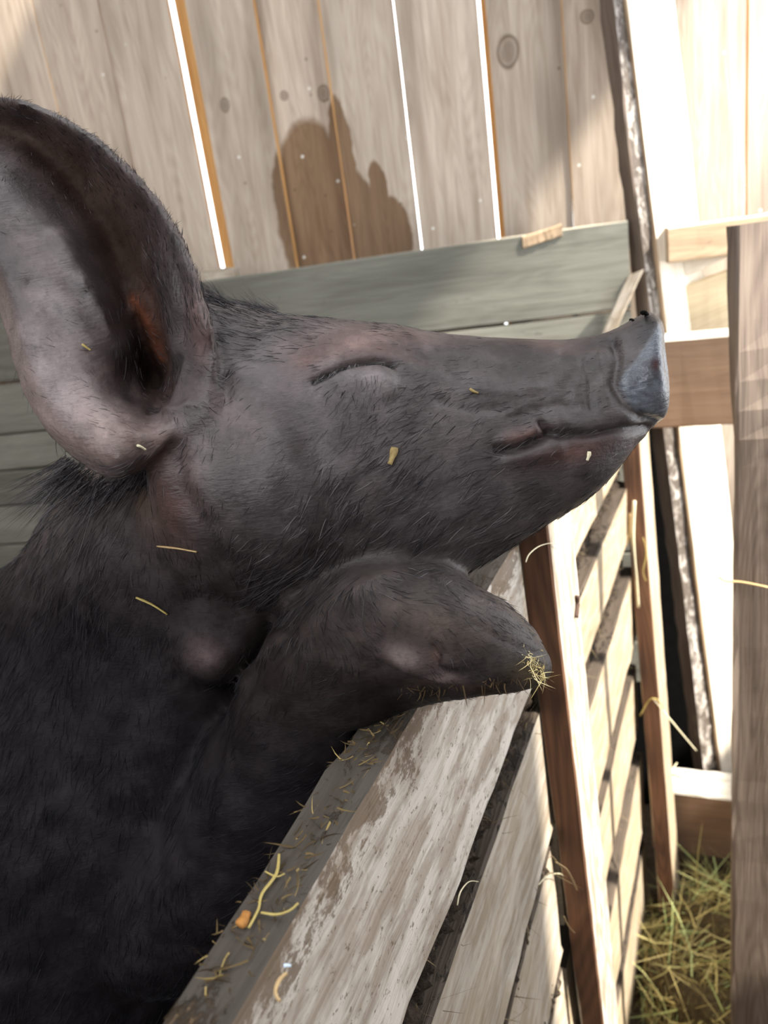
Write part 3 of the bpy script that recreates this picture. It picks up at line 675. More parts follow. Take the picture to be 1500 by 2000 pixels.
def surface_nets(Fd, xs, ys, zs):
    ins = Fd < 0; s = ins[:-1, :-1, :-1].astype(np.int8)
    cnt = np.zeros_like(s)
    for a in (0, 1):
        for b in (0, 1):
            for c in (0, 1): cnt += ins[a:ins.shape[0]-1+a, b:ins.shape[1]-1+b, c:ins.shape[2]-1+c]
    act = np.argwhere((cnt > 0) & (cnt < 8)); idx = np.full(cnt.shape, -1, np.int32); idx[tuple(act.T)] = np.arange(len(act))
    cor = [(a, b, c) for a in (0, 1) for b in (0, 1) for c in (0, 1)]
    val = {c: Fd[act[:, 0]+c[0], act[:, 1]+c[1], act[:, 2]+c[2]].astype(np.float64) for c in cor}
    acc = np.zeros((len(act), 3)); nn_ = np.zeros(len(act))
    for i in range(8):
        for j in range(i+1, 8):
            a, b = cor[i], cor[j]
            if sum(abs(a[k]-b[k]) for k in range(3)) != 1: continue
            m = (val[a] < 0) != (val[b] < 0); t = np.where(m, val[a]/(val[a]-val[b]+1e-12), 0)
            p = np.array(a)+(np.array(b)-np.array(a))*t[:, None]; acc += np.where(m[:, None], p, 0); nn_ += m
    q = acc/nn_[:, None]
    V = np.stack([g2[act[:, k]]+q[:, k]*(g2[np.minimum(act[:, k]+1, len(g2)-1)]-g2[act[:, k]]) for k, g2 in enumerate((xs, ys, zs))], 1)
    Q = []
    for ax in range(3):
        o1, o2 = [(1, 2), (2, 0), (0, 1)][ax]
        A = np.moveaxis(ins, (ax, o1, o2), (0, 1, 2)); I = np.moveaxis(idx, (ax, o1, o2), (0, 1, 2))
        d = A[:-1, 1:-1, 1:-1] != A[1:, 1:-1, 1:-1]; e = np.argwhere(d); a0, b0, c0 = e[:, 0], e[:, 1]+1, e[:, 2]+1
        f = np.stack([I[a0, b0-1, c0-1], I[a0, b0, c0-1], I[a0, b0, c0], I[a0, b0-1, c0]], 1)
        up = A[a0, b0, c0]; f[~up] = f[~up][:, ::-1]; Q.append(f)
    Q = np.concatenate(Q); return V, Q[(Q >= 0).all(1)]
PV, PQ = surface_nets(FLD, gx, gy, gz); del FLD

def quads_mesh(name, V, Q):
    me = bpy.data.meshes.new(name); me.vertices.add(len(V)); me.vertices.foreach_set('co', V.astype(np.float32).ravel())
    me.loops.add(len(Q)*4); me.loops.foreach_set('vertex_index', Q.astype(np.int32).ravel())
    me.polygons.add(len(Q)); me.polygons.foreach_set('loop_start', (np.arange(len(Q))*4).astype(np.int32)); me.update(calc_edges=True); return me
def laplace(V, Q, it, lam):
    E = np.concatenate([Q[:, [0, 1]], Q[:, [1, 2]], Q[:, [2, 3]], Q[:, [3, 0]]]); cnt = np.bincount(E.ravel(), minlength=len(V))[:, None]
    for k in range(it):
        S = np.stack([np.bincount(E[:, 0], V[E[:, 1], c], len(V))+np.bincount(E[:, 1], V[E[:, 0], c], len(V)) for c in range(3)], 1)
        V = V+(S/np.maximum(cnt, 1)-V)*(lam if k % 2 == 0 else -lam*0.9)
    return V
PV = laplace(PV, PQ, 6, 0.6)
tmp = quads_mesh('pig_tmp', PV, PQ); to = bpy.data.objects.new('pig_tmp', tmp); COL.objects.link(to)
sb_ = to.modifiers.new('s', 'SUBSURF'); sb_.levels = 1; sb_.render_levels = 1
dg = bpy.context.evaluated_depsgraph_get(); em = bpy.data.meshes.new_from_object(to.evaluated_get(dg))
bpy.data.objects.remove(to); bpy.data.meshes.remove(tmp)
nv = len(em.vertices); PV = np.zeros(nv*3, np.float32); em.vertices.foreach_get('co', PV); PV = PV.reshape(-1, 3).astype(float)
PN = np.zeros(nv*3, np.float32); em.vertices.foreach_get('normal', PN); PN = PN.reshape(-1, 3).astype(float)
PQ = np.zeros(len(em.loops), np.int32); em.loops.foreach_get('vertex_index', PQ); PQ = PQ.reshape(-1, 4)

def project(V):
    q = (V-CAM)@R; dep = -q[:, 2]; return q[:, 0]/dep*FPX+750, 1000-q[:, 1]/dep*FPX, dep
ppx, ppy, pdp = project(PV)
view = PV-CAM; view /= np.linalg.norm(view, axis=1, keepdims=True); facing = -(PN*view).sum(1)
# ---- creases, folds, colours
def near(P): return line_d(P, ppx, ppy)
front = np.clip((facing+0.15)/0.35, 0, 1)*(pdp < 0.64)
# creases, folds and bumps: (line in the photograph, half width px, height mm)
STROKES = [
 ([(612, 744), (640, 731), (668, 716), (700, 708), (738, 705), (768, 712)], 5, -4.2),
 ([(630, 722), (670, 700), (715, 690), (765, 694), (795, 706)], 13, 1.4),
 ([(600, 712), (635, 690), (680, 672), (730, 668), (790, 680), (835, 700)], 8, -1.0),
 ([(590, 690), (640, 660), (700, 650), (770, 660), (820, 682)], 18, 1.2),
 ([(665, 748), (700, 738), (745, 735), (768, 748)], 24, 1.8),
 ([(772, 712), (782, 735), (780, 765), (760, 790)], 12, -1.4),
 ([(800, 690), (850, 700), (900, 730)], 14, -1.6),
 ([(972, 878), (1000, 880), (1035, 868), (1066, 854), (1078, 846)], 7, -5.5),
 ([(1058, 828), (1070, 842), (1095, 852), (1150, 850), (1215, 840), (1262, 842), (1290, 842)], 7, -4.5),
 ([(985, 858), (1020, 852), (1050, 838)], 13, 3.0),
 ([(990, 902), (1040, 890), (1090, 876)], 16, 2.6),
 ([(1080, 825), (1140, 828), (1200, 812), (1250, 808)], 18, 2.2),
 ([(1140, 700), (1150, 745), (1155, 800)], 7, -1.6), ([(1166, 690), (1178, 740), (1190, 790)], 8, 1.3),
 ([(1196, 668), (1206, 700), (1198, 745), (1222, 790), (1262, 822), (1292, 830)], 10, -3.6),
 ([(1100, 680), (1150, 672), (1190, 664)], 9, -1.2),
 ([(880, 700), (940, 720), (1010, 725)], 12, -1.2), ([(860, 780), (930, 800), (990, 795)], 10, -1.3), ([(930, 760), (1000, 765), (1060, 755)], 10, 1.0),
 ([(1000, 815), (1040, 800), (1090, 790), (1130, 792)], 8, -1.4),
 ([(600, 880), (632, 930), (650, 990), (640, 1040)], 26, -1.4), ([(560, 900), (590, 960), (600, 1030)], 30, 1.2),
 ([(480, 770), (520, 800), (560, 860)], 30, 1.8), ([(420, 660), (440, 720), (440, 790)], 12, -2.0),
 ([(342, 878), (352, 950), (385, 1010), (428, 1075), (455, 1130), (500, 1180), (560, 1215)], 22, -4.0),
 ([(560, 1262), (545, 1275), (500, 1320), (458, 1385), (428, 1450), (408, 1540), (395, 1640)], 16, -4.0),
 ([(340, 1330), (400, 1360), (450, 1350)], 16, -2.5), ([(380, 1170), (440, 1180), (520, 1215)], 16, -3.0),
 ([(848, 1262), (866, 1280), (862, 1300), (878, 1312), (905, 1315)], 7, -2.5),
 ([(745, 1300), (790, 1325), (850, 1345), (900, 1350)], 10, -2.0),
 ([(915, 1215), (970, 1245), (1020, 1268), (1062, 1280)], 7, -0.8),
 ([(700, 1150), (730, 1130), (790, 1118)], 14, 1.5),
 ([(310, 780), (322, 800), (350, 800), (372, 790)], 8, 2.5), ([(290, 802), (318, 792), (335, 745), (350, 700)], 8, -3.0),
 ([(235, 842), (270, 855), (300, 850), (330, 838)], 12, 2.0),
]
disp = np.zeros(nv)
for P, wd_, a in STROKES: disp += a*0.001*np.exp(-(near(P)/wd_)**2)
# low lumps so nothing is perfectly smooth, and rings of wrinkles behind the disc
q = PV
for fr, am in ((38, 0.0011), (85, 0.0006), (190, 0.0003)):
    ph = rng.uniform(0, 6, 6)
    disp += am*(np.sin(q[:, 0]*fr+ph[0]+1.7*np.sin(q[:, 2]*fr*0.7+ph[3]))+np.sin(q[:, 1]*fr*1.1+ph[1]+1.5*np.sin(q[:, 0]*fr*0.6+ph[4]))+np.sin(q[:, 2]*fr*0.9+ph[2]+1.3*np.sin(q[:, 1]*fr*0.8+ph[5])))*0.6
    
disp += 0.00035*np.exp(-((ppx-1262)/40)**2-((ppy-730)/85)**2)*np.sin(ppx*0.30+ppy*0.62+1.2*np.sin(ppy*0.09))
wrk = np.exp(-((ppx-1120)/110)**2-((ppy-760)/90)**2)
disp += wrk*0.0006*np.sin(ppx/7.5+ppy/30+2*np.sin(ppy/23))
PV = PV+PN*(disp*np.where(np.abs(disp) > 0, 1, 1)*(0.15+0.85*front))[:, None]

BASE = np.array([0.056, 0.045, 0.046]); pc = np.tile(BASE, (nv, 1))
def patch(cx, cy, rx, ry, ang, col, st=1.0, p=2.0, fr=True):
    a = math.radians(ang); dx, dy = ppx-cx, ppy-cy; u_ = (dx*math.cos(a)+dy*math.sin(a))/rx; v_ = (-dx*math.sin(a)+dy*math.cos(a))/ry
    m = np.exp(-(u_*u_+v_*v_)**(p/2))*st*(front if fr else 1); return m
def paint(m, col):
    global pc
    pc = pc*(1-m[:, None])+np.array(col)*m[:, None]
low = np.clip((ppy-1000+0.25*(300-ppx))/260, 0, 1); paint(low*0.9, (0.010, 0.009, 0.0105))  # lower body darkened: black coat with its shade painted in
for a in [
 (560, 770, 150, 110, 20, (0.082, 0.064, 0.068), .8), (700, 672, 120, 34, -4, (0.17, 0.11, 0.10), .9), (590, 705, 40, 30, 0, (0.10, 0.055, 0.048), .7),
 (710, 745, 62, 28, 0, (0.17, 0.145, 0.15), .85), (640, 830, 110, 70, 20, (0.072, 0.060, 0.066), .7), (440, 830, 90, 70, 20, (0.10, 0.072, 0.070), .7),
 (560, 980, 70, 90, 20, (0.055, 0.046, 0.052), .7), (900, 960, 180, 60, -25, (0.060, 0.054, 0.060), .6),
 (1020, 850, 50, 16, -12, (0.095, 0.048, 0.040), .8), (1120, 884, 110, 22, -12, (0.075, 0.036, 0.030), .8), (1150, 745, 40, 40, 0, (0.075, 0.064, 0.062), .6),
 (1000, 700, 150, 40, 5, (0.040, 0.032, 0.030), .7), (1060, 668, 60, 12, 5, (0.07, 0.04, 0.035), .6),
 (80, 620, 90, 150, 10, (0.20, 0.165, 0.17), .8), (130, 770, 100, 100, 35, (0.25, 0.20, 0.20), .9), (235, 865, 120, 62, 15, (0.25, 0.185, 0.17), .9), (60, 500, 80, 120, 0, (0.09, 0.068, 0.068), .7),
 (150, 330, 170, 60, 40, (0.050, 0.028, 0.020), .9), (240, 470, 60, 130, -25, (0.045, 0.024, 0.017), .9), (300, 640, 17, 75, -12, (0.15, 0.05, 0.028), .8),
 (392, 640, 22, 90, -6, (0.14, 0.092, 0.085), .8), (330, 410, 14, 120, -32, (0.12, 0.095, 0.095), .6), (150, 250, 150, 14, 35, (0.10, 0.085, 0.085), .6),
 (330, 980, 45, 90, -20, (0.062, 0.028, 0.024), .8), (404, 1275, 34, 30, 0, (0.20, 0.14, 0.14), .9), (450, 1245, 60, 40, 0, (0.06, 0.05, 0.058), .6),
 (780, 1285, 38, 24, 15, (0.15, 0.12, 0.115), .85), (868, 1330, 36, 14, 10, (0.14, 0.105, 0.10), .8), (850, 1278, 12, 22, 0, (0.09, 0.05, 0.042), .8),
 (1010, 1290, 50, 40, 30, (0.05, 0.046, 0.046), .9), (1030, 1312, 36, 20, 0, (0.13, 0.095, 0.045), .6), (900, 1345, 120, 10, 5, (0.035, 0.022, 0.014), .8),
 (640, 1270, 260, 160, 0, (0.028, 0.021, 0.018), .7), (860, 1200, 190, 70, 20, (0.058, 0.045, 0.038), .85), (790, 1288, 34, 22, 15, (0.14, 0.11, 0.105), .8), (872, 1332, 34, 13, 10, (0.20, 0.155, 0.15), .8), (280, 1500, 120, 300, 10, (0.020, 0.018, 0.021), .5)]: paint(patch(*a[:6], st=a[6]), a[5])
def inside(P): return np.clip(-poly_sdf(P, ppx, ppy)/7+0.5, 0, 1)
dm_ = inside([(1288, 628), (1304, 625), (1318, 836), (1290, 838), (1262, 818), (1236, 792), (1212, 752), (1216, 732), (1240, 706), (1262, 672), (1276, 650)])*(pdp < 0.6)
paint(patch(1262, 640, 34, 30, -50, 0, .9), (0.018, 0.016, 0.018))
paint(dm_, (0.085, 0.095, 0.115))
paint(dm_*0.4*(0.5+0.5*np.sin(ppx*0.35+ppy*0.75+1.5*np.sin(ppy*0.11))), (0.17, 0.18, 0.21))  # bluish highlight streaks painted on the snout disc
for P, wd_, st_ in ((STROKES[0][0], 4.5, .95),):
    paint(st_*np.exp(-(near(P)/wd_)**2)*front, (0.012, 0.010, 0.010))  # lash line and crease shade painted along the closed lid
paint(patch(1282, 712, 11, 14, 0, 0, 1.0), (0.05, 0.018, 0.018))
mot = 1+0.22*np.sin(PV[:, 0]*140+2*np.sin(PV[:, 2]*90))*np.sin(PV[:, 2]*170+2*np.sin(PV[:, 1]*110))
pc = pc*mot[:, None]

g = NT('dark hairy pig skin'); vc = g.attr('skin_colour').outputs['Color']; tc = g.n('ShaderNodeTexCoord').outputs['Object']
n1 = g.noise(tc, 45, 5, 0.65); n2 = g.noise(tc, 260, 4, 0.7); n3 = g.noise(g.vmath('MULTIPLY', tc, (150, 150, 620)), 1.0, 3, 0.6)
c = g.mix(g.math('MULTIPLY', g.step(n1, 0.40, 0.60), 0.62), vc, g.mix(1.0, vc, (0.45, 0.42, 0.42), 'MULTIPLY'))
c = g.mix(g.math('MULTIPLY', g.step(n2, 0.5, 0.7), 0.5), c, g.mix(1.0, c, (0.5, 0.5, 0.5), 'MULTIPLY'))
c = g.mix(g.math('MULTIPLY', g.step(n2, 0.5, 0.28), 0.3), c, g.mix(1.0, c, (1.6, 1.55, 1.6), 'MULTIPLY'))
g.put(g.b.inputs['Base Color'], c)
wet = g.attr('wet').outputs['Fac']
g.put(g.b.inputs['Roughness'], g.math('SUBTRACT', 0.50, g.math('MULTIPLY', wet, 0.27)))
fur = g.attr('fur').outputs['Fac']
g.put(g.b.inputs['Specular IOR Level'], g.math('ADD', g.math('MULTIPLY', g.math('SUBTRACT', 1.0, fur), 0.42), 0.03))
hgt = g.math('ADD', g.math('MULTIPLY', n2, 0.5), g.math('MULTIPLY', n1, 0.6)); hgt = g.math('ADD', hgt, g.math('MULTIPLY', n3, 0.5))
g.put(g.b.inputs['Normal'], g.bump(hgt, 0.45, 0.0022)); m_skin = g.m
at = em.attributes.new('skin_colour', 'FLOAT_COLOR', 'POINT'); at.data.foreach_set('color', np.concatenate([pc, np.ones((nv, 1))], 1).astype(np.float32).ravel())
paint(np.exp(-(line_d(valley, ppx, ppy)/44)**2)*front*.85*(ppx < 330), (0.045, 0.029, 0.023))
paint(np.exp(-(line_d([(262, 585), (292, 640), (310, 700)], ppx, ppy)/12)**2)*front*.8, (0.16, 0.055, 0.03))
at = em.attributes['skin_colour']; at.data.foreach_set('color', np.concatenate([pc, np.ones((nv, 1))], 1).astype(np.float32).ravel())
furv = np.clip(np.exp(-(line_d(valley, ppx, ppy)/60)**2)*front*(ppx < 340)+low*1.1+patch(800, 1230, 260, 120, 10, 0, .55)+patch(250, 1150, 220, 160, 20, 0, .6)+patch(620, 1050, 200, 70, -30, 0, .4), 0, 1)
at = em.attributes.new('fur', 'FLOAT', 'POINT'); at.data.foreach_set('value', furv.astype(np.float32))
at = em.attributes.new('wet', 'FLOAT', 'POINT'); at.data.foreach_set('value', dm_.astype(np.float32))
PIG0 = np.array([RUMP[0], RUMP[1], 0.0])
em.vertices.foreach_set('co', (PV-PIG0).astype(np.float32).ravel())
em.polygons.foreach_set('use_smooth', [True]*len(em.polygons))
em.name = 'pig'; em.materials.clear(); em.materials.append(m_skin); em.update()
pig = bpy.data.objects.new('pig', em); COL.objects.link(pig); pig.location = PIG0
tag(pig, 'dark hairy pig with closed eyes, snout raised and one trotter over the rail', 'pig')

# hair: blades combed along a direction field
HF = np.array([  # px, py, dx, dy, length mm, density, lift
 (500, 625, -1, -.08, 13, 1, .25), (430, 600, -1, -.25, 22, 1.2, .4), (620, 640, -1, -.05, 10, .9, .2), (760, 655, -1, -.03, 8, .8, .15), (950, 690, -1, .02, 5, .6, .12), (1120, 720, -1, .1, 3.5, .45, .15),
 (1200, 700, -1, .1, 3, .25, .2), (1200, 800, -.9, .3, 3, .4, .2), (700, 675, -1, -.1, 4, .15, .1), (715, 745, -.15, 1, 9, 1.0, .2), (600, 780, -.6, .6, 7, .35, .1), (520, 800, -.7, .6, 6, .3, .1),
 (850, 800, -.8, .6, 14, 1.1, .15), (780, 930, -.72, .7, 20, 1.3, .15), (950, 960, -.86, .5, 16, 1.2, .15), (1080, 900, -.9, .4, 8, .7, .12), (1190, 900, -.9, .35, 6, .7, .2), (1000, 1040, -.85, .5, 14, 1.1, .2),
 (860, 1080, -.85, .5, 18, 1.2, .2), (640, 960, -.55, .85, 20, 1.1, .15), (540, 980, -.5, .85, 10, .45, .1), (640, 1110, -.6, .8, 26, 1.3, .2), (520, 1140, -.5, .85, 22, 1.0, .2), (440, 960, -.5, .85, 8, .4, .1),
 (340, 980, -.3, .95, 8, .5, .1), (330, 1100, -.35, .93, 12, .8, .15), (180, 1050, -.5, .85, 20, 1.2, .2), (120, 1250, -.35, .93, 20, 1.1, .2), (300, 1250, -.3, .95, 12, .9, .15), (405, 1275, -.3, .9, 3, .1, .1),
 (480, 1260, -.5, .8, 9, .6, .12), (150, 1500, -.2, .97, 18, 1, .15), (300, 1500, -.1, 1, 15, .9, .15), (300, 1750, -.2, .97, 15, .9, .15), (550, 1500, -.93, .35, 10, 1, .15), (480, 1650, -.85, .5, 12, 1, .15),
 (640, 1350, -.8, .6, 9, .9, .15), (680, 1220, .75, .6, 10, .9, .15), (800, 1150, .9, .35, 10, 1.1, .15), (800, 1230, .8, .5, 8, .9, .12), (930, 1200, .85, .5, 8, 1, .15), (780, 1290, .6, .8, 3, .2, .1),
 (960, 1300, .85, .4, 5, .6, .15), (1040, 1300, .8, .5, 3, .3, .3), (900, 1340, .5, .9, 6, .8, .3),
 (120, 780, -.9, -.35, 5, .35, .1), (220, 880, -.9, -.3, 5, .4, .12), (50, 600, -.9, -.1, 4, .3, .1), (200, 500, -.5, -.85, 4, .3, .1), (290, 730, .6, .75, 9, .7, .2), (360, 520, .55, -.83, 5, .9, .35), (300, 390, .6, -.8, 5, .9, .35),
 (180, 260, .6, -.8, 5, .8, .35), (60, 195, .3, -.95, 5, .8, .35), (400, 620, .3, -.9, 6, .6, .2), (370, 750, .9, .3, 9, .6, .15), (300, 900, -.7, .7, 12, .8, .2)], float)
tri = PV[PQ]; ar = np.linalg.norm(np.cross(tri[:, 2]-tri[:, 0], tri[:, 3]-tri[:, 1]), axis=1)*0.5
fcx, fcy, fcf = ppx[PQ].mean(1), ppy[PQ].mean(1), facing[PQ].mean(1); fcd = pdp[PQ].mean(1)
infr = (fcx > -60) & (fcx < 1400) & (fcy > 120) & (fcy < 2080) & (fcf > -0.3)
def field(px, py):
    d2 = (px[:, None]-HF[:, 0])**2+(py[:, None]-HF[:, 1])**2; wt = 1/(d2+400)**1.5; wt /= wt.sum(1, keepdims=True); return wt@HF[:, 2:]
Ff = np.zeros((len(PQ), 5)); ii = np.where(infr)[0]
for s in range(0, len(ii), 40000): Ff[ii[s:s+40000]] = field(fcx[ii[s:s+40000]], fcy[ii[s:s+40000]])
wdisc = dm_[PQ].mean(1)
prob = ar*np.where(infr, np.clip(Ff[:, 3], 0.05, 2), 0.12)*(1-wdisc)
prob = prob*np.where(infr, (0.45/np.clip(fcd, 0.4, 0.8))**1.0, 1)
NH = 82000
pick = rng.choice(len(PQ), NH, p=prob/prob.sum()); uv = rng.random((NH, 2))[:, :, None]
c4 = PV[PQ[pick]]; P0 = (c4[:, 0]*(1-uv[:, 0])+c4[:, 1]*uv[:, 0])*(1-uv[:, 1])+(c4[:, 3]*(1-uv[:, 0])+c4[:, 2]*uv[:, 0])*uv[:, 1]
Nn = PN[PQ[pick]].mean(1); Nn /= np.linalg.norm(Nn, axis=1, keepdims=True)
fl_ = np.where(infr[pick][:, None], Ff[pick], np.array([-.3, .95, 15, 1, .2]))
ang = rng.normal(0, 0.20, NH)+0.25*np.sin(P0[:, 0]*95+P0[:, 2]*60)*np.sin(P0[:, 2]*80+P0[:, 1]*50)
dx = fl_[:, 0]*np.cos(ang)-fl_[:, 1]*np.sin(ang); dy = fl_[:, 0]*np.sin(ang)+fl_[:, 1]*np.cos(ang)
D = dx[:, None]*R[:, 0]+(-dy)[:, None]*R[:, 1]; D -= Nn*(D*Nn).sum(1, keepdims=True); D /= np.linalg.norm(D, axis=1, keepdims=True)+1e-6
D = D+Nn*(fl_[:, 4]*rng.uniform(0.5, 1.6, NH))[:, None]; D /= np.linalg.norm(D, axis=1, keepdims=True)
Lh = fl_[:, 2]*0.001*rng.uniform(0.5, 1.35, NH)
m_hair = tinted('black bristle hair', (0.006, 0.006, 0.008), (0.055, 0.048, 0.052), 0.5, 0.2, (0.09, 0.08, 0.088))
_t = m_hair.node_tree; _at = [n for n in _t.nodes if n.type == 'ATTRIBUTE'][0]; _mm = _t.nodes.new('ShaderNodeMath'); _mm.operation = 'MULTIPLY'; _mm.inputs[1].default_value = 0.4
_t.links.new(_at.outputs['Fac'], _mm.inputs[0]); _t.links.new(_mm.outputs[0], _t.nodes['Principled BSDF'].inputs['Specular IOR Level'])
bend = -Nn*0.25+rng.normal(0, 0.12, (NH, 3))
hl = np.clip((project(P0)[1]-1000+0.25*(300-project(P0)[0]))/300, 0, 1)  # mask that darkens hair low down, body shade put into the tint
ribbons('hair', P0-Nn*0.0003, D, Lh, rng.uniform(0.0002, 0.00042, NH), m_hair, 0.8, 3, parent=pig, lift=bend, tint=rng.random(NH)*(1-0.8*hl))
# mane below and behind the ear, in loose locks
NM = 1500; t_ = rng.random(NM); base = np.array([[135, 915, .458], [165, 930, .458], [210, 955, .46], [270, 935, .465], [322, 890, .475], [340, 870, .48]])
bi = t_*(len(base)-1); i0 = np.minimum(bi.astype(int), len(base)-2); fr_ = (bi-i0)[:, None]; bb = base[i0]*(1-fr_)+base[i0+1]*fr_
P0 = np.array([W(a-rng.uniform(0, 18), b+rng.uniform(-30, 12), c+rng.uniform(0.004, 0.03)) for a, b, c in bb])
lock = np.sin(t_*40)*0.25
dx = -0.45-0.15*(1-t_)+rng.normal(0, 0.18, NM)+lock; dy = 0.55+0.4*t_+rng.normal(0, 0.15, NM)
D = dx[:, None]*R[:, 0]-dy[:, None]*R[:, 1]+rng.normal(0, 0.12, (NM, 3))+0.2*R[:, 2]; D /= np.linalg.norm(D, axis=1, keepdims=True)
Lm = rng.uniform(0.012, 0.034, NM)*(1+0.3*np.sin(t_*23))
ribbons('mane', P0, D, Lm, rng.uniform(0.0002, 0.0004, NM), m_hair, 0.5, 4, parent=pig, lift=-R[:, 1]*0.4-R[:, 0]*0.6+rng.normal(0, .2, (NM, 3)))
# crest tuft in front of the ear
NM = 900; P0 = np.array([W(400+150*rng.random()**1.2, 606+rng.uniform(-6, 26), .52+rng.uniform(-.03, .03)) for _ in range(NM)])
D = -1.0*R[:, 0]+(0.35+rng.normal(0, 0.25, NM))[:, None]*R[:, 1]+rng.normal(0, 0.15, (NM, 3)); D /= np.linalg.norm(D, axis=1, keepdims=True)
ribbons('crest', P0, D, rng.uniform(0.008, 0.02, NM), rng.uniform(0.0002, 0.0004, NM), m_hair, 0.3, 3, parent=pig)
# lashes along the closed lid
el = np.array([(612, 742), (640, 731), (668, 717), (700, 709), (738, 706), (768, 712)], float)
cand = np.where((line_d(el, ppx, ppy) < 5) & (facing > 0.1) & (pdp < 0.55))[0]
NL = 240; ci = rng.choice(cand, NL); D = rng.normal(-.35, .3, NL)[:, None]*R[:, 0]-1.0*R[:, 1]; D = D+PN[ci]*0.35; D /= np.linalg.norm(D, axis=1, keepdims=True)
ribbons('eyelashes', PV[ci], D, rng.uniform(0.004, 0.011, NL), np.full(NL, 0.0003), tinted('pale grey lashes', (0.02, 0.02, 0.02), (0.16, 0.15, 0.16), 0.5), 0.3, 3, parent=pig)

# ------------------------------------------------------------------ loose straws and small litter
from mathutils.bvhtree import BVHTree
near_q = np.where(infr & (fcd < 0.75))[0]
BV = BVHTree.FromPolygons([tuple(v) for v in PV], [tuple(int(i) for i in PQ[k]) for k in near_q])
def on_pig(px, py, out=0.0012):
    d = Vector(ray(px, py)); d.normalize(); h = BV.ray_cast(Vector(CAM), d)
    if h[0] is None: return atd(px, py, 0.46)
    return np.array(h[0])-np.array(d)*out
def on_rail(px, py): return onz(px, py, RZ+0.002)
def on_face(px, py): return onpl(px, py, Nv*(nA+0.004), Nv)
def on_postf(px, py): return onpl(px, py, Nv*(nA+0.034), Nv)
def on_far(px, py): return onpl(px, py, B0+N2*0.040, N2)
def at_q(px, py): return onpl(px, py, mid-F2*0.006, F2)
def on_beam(px, py): return onz(px, py, qb(1310, 1547)[2]+0.004)
def on_plank(px, py): return onpl(px, py, FP2-Fv*0.006, Fv)
def straw(label, pts, host, r, col, name='straw', group=None, flat=1.0):
    P = [host(*p) for p in pts]
    # a smooth line through the points
    Q = []
    for i in range(len(P)-1):
        p0, p1, p2, p3 = P[max(i-1, 0)], P[i], P[i+1], P[min(i+2, len(P)-1)]
        for t in np.linspace(0, 1, 5)[:-1]:
            Q.append(0.5*((2*p1)+(-p0+p2)*t+(2*p0-5*p1+4*p2-p3)*t*t+(-p0+3*p1-3*p2+p3)*t**3))
    Q.append(P[-1]); n_ = len(Q); rad = [r*(0.75+0.25*math.sin(3.14*min(1, (i+.5)/n_*1.6))) for i in range(n_)]
    V, f = tube_data(Q, rad, 7); o = mesh_obj(name, V, f, col, smooth=True)
    tag(o, label, 'straw' if name == 'straw' else name.replace('_', ' '), group); return o
c_y = plain('yellow straw', (0.46, 0.36, 0.12), 0.5, 200, 0.2, 0); c_t = plain('tan straw', (0.52, 0.36, 0.18), 0.6, 200, 0.2, 0); c_p = plain('pale straw', (0.75, 0.68, 0.48), 0.5, 200, 0.2, 0)
c_b = plain('brown chip', (0.06, 0.035, 0.025), 0.8, 200, 0.4, 0.3); c_o = plain('orange chip', (0.45, 0.20, 0.05), 0.7, 200, 0.4, 0.3); c_w = plain('bluish white speck', (0.6, 0.72, 0.85), 0.4, 200, 0.1, 0); c_g = plain('greenish tan chaff', (0.30, 0.22, 0.09), 0.8, 300, 0.5, 0.3)
straw('short tan straw lying across the throat of the pig, below the ear', [(308, 1067), (345, 1071), (384, 1078)], on_pig, 0.0012, c_t)
straw('bright yellow straw piece on the dark shoulder of the pig', [(266, 1167), (296, 1180), (327, 1200)], on_pig, 0.0014, c_y)
straw('tan chaff flake stuck to the hairy cheek of the pig', [(771, 874), (767, 890), (761, 907)], on_pig, 0.0026, c_g, 'chaff_flake')
straw('tiny pale flake on the lower lobe of the ear', [(268, 870), (276, 873), (284, 878)], on_pig, 0.0013, c_p, 'chaff_flake')
straw('tiny yellow flake inside the hollow of the ear', [(160, 672), (168, 678), (177, 684)], on_pig, 0.0011, c_y, 'chaff_flake')
straw('small greenish crumb on the side of the snout, ahead of the eye', [(918, 760), (926, 765), (934, 768)], on_pig, 0.0016, c_g, 'chaff_flake')
straw('pale seed husk on the chin below the mouth', [(1151, 882), (1150, 890), (1147, 899)], on_pig, 0.0013, c_p, 'chaff_flake')
straw('longest of the dry yellow stalks on the near end of the rail top', [(545, 1668), (540, 1706), (512, 1745), (505, 1775), (486, 1812)], on_rail, 0.0008, c_y)
straw('thin stalk crossing the upper fork of stalks on the rail top', [(518, 1702), (540, 1712), (556, 1706)], on_rail, 0.0006, c_y)
straw('curved stalk pointing right on the rail top, from the middle of the fork', [(510, 1782), (540, 1786), (566, 1778), (582, 1764)], on_rail, 0.0008, c_y)
straw('orange chip on the inner edge of the rail top near the yellow stalks', [(468, 1808), (476, 1797), (482, 1782)], on_rail, 0.0028, c_o, 'wood_chip')
straw('bluish white speck on the near end of the rail', [(554, 1887), (560, 1885), (568, 1886)], on_rail, 0.0010, c_w, 'speck')
straw('short tan stalk low on the rail top, below the white speck', [(560, 1900), (545, 1915), (538, 1938), (546, 1955)], on_rail, 0.0009, c_t)
straw('thin pale straw curling over the front edge of the near post', [(1027, 1098), (1034, 1082), (1055, 1066), (1080, 1061), (1092, 1070)], on_postf, 0.0006, c_p)
straw('broad yellow straw blade standing against the far post, longest there', [(1239, 978), (1236, 1035), (1238, 1080), (1243, 1130), (1247, 1186)], at_q, 0.0042, c_p)
straw('orange-tan straw leaning left of the broad yellow blade on the far post', [(1231, 1002), (1230, 1040), (1222, 1068)], at_q, 0.0035, c_t)
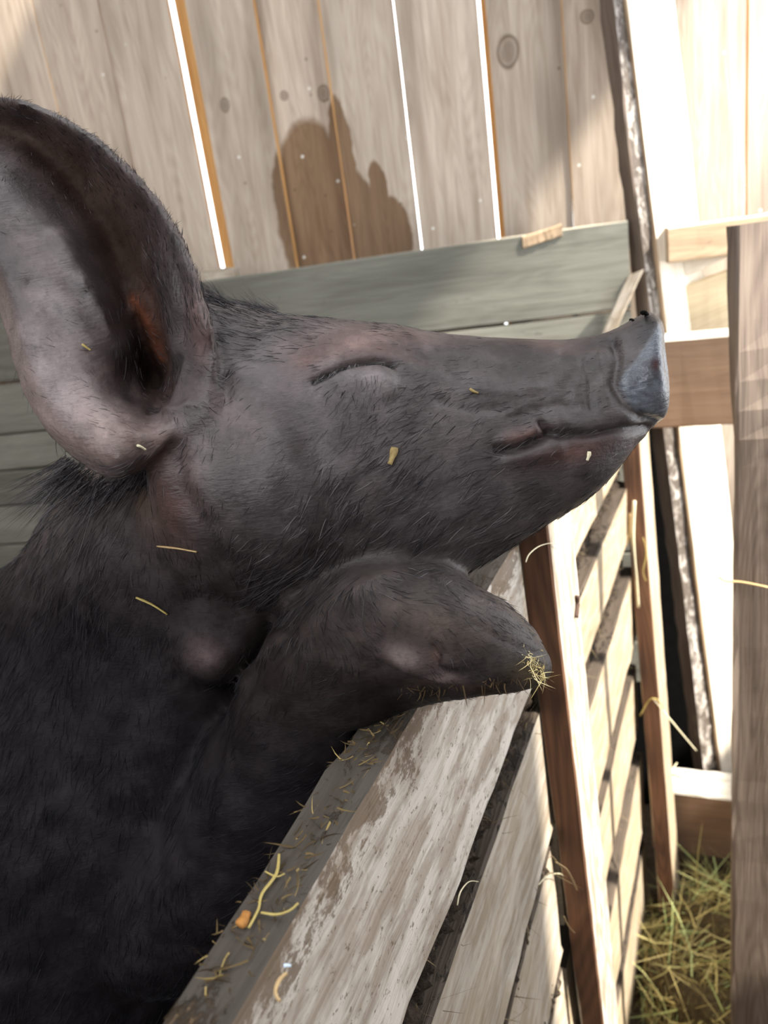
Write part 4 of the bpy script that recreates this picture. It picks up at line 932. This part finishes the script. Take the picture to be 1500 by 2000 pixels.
straw('frayed pale straw wisp on the front edge of the far post, below the snout', [(1256, 1050), (1262, 1080), (1256, 1115), (1262, 1135)], at_q, 0.0016, c_y)
straw('white straw hanging in front of the black gap above the lower beam', [(1276, 1365), (1305, 1400), (1338, 1440), (1360, 1466)], at_q, 0.0022, c_p)
straw('kinked straw crossing the far post just above the lower beam', [(1250, 1398), (1270, 1366), (1288, 1370), (1296, 1392)], at_q, 0.0020, c_y)
straw('straw lying on the dusty top of the lower beam, left end', [(1300, 1500), (1315, 1512), (1335, 1520)], on_beam, 0.0022, c_y)
straw('second short straw crossing the first on the lower beam top', [(1302, 1520), (1314, 1502), (1322, 1490)], on_beam, 0.0018, c_p)
straw('thin brown twig sticking out sideways from the grey plank at right', [(1404, 1127), (1418, 1135), (1450, 1137), (1500, 1147)], on_plank, 0.0032, c_t, 'twig')
straw('orange-brown stalk stuck on the near post low down', [(1086, 1684), (1106, 1698), (1118, 1718), (1127, 1738)], on_postf, 0.0016, c_t)
straw('wispy grey stalk bending left from the near post, low down', [(1052, 1728), (1070, 1710), (1092, 1706), (1102, 1712)], on_face, 0.0008, c_p)
straw('pale hooked stalk in the slit under the rail', [(893, 1768), (899, 1742), (916, 1722), (934, 1722)], on_face, 0.0006, c_p)
straw('short stalk on the lowest visible board near the post', [(1102, 1790), (1110, 1808), (1122, 1822)], on_postf, 0.0010, c_t)
straw('dark pointed bark chip clinging to the outer face of the near post', [(1127, 1164), (1128, 1180), (1126, 1206)], lambda x, y: onpl(x, y, Nv*(nA+0.034), Nv), 0.0032, c_b, 'bark_chip')
m_mud = tinted('mud strings', (0.03, 0.02, 0.012), (0.10, 0.065, 0.035), 0.9, 0.1)
# debris lying on the near end of the rail top
k = 420; ff = rng.uniform(0.16, 0.52, k)**1.0; P0 = Fv*ff[:, None]+Nv*(nA-rng.uniform(0.002, 0.026, k))[:, None]+Z*(RZ+0.0012); D = rng.normal(size=(k, 3))*[1, 1, .12]; D /= np.linalg.norm(D, axis=1, keepdims=True)
ribbons('litter', P0, D, rng.uniform(0.002, 0.011, k), rng.uniform(0.0004, 0.0013, k), tinted('rail litter', (0.03, 0.022, 0.014), (0.16, 0.11, 0.05), 0.9, 0.1, (0.34, 0.25, 0.1)), 0.25, parent=pf)
straw('small black mud crumb on the upper rim of the snout', [(1253, 613), (1258, 610), (1263, 614)], on_pig, 0.0022, m_black, 'mud_crumb')
straw('tiny black mud crumb behind the rim of the snout', [(1230, 626), (1234, 624), (1237, 626)], on_pig, 0.0014, m_black, 'mud_crumb')
# muddy straw on the tip of the trotter, and mud strings under it
k = 110; pxs = rng.normal(1046, 14, k); pys = 1268+(pxs-1030)*1.0+rng.normal(22, 14, k)
P0 = np.array([on_pig(a, b, 0.001) for a, b in zip(np.clip(pxs, 1000, 1062), np.clip(pys, 1260, 1325))]); D = rng.normal(size=(k, 3)); D /= np.linalg.norm(D, axis=1, keepdims=True)
o = ribbons('straw_tangle', P0, D, rng.uniform(0.002, 0.007, k), rng.uniform(0.0003, 0.0008, k), m_straw, 0.9, 4)
tag(o, 'tangle of muddy yellow straw stuck to the tip of the trotter', 'straw')
k = 60; pxs = rng.uniform(760, 1040, k)
P0 = np.array([on_pig(a, 1372-0.12*(a-760)+rng.uniform(-26, -8), 0.0005) for a in pxs]); D = -R[:, 1]*0.9+rng.normal(0, 0.4, (k, 3)); D /= np.linalg.norm(D, axis=1, keepdims=True)
o = ribbons('mud_strings', P0, D, rng.uniform(0.002, 0.009, k), rng.uniform(0.0004, 0.0012, k), m_mud, 0.5, 3)
tag(o, 'brown muddy strings hanging from the underside of the trotter onto the rail', 'mud')
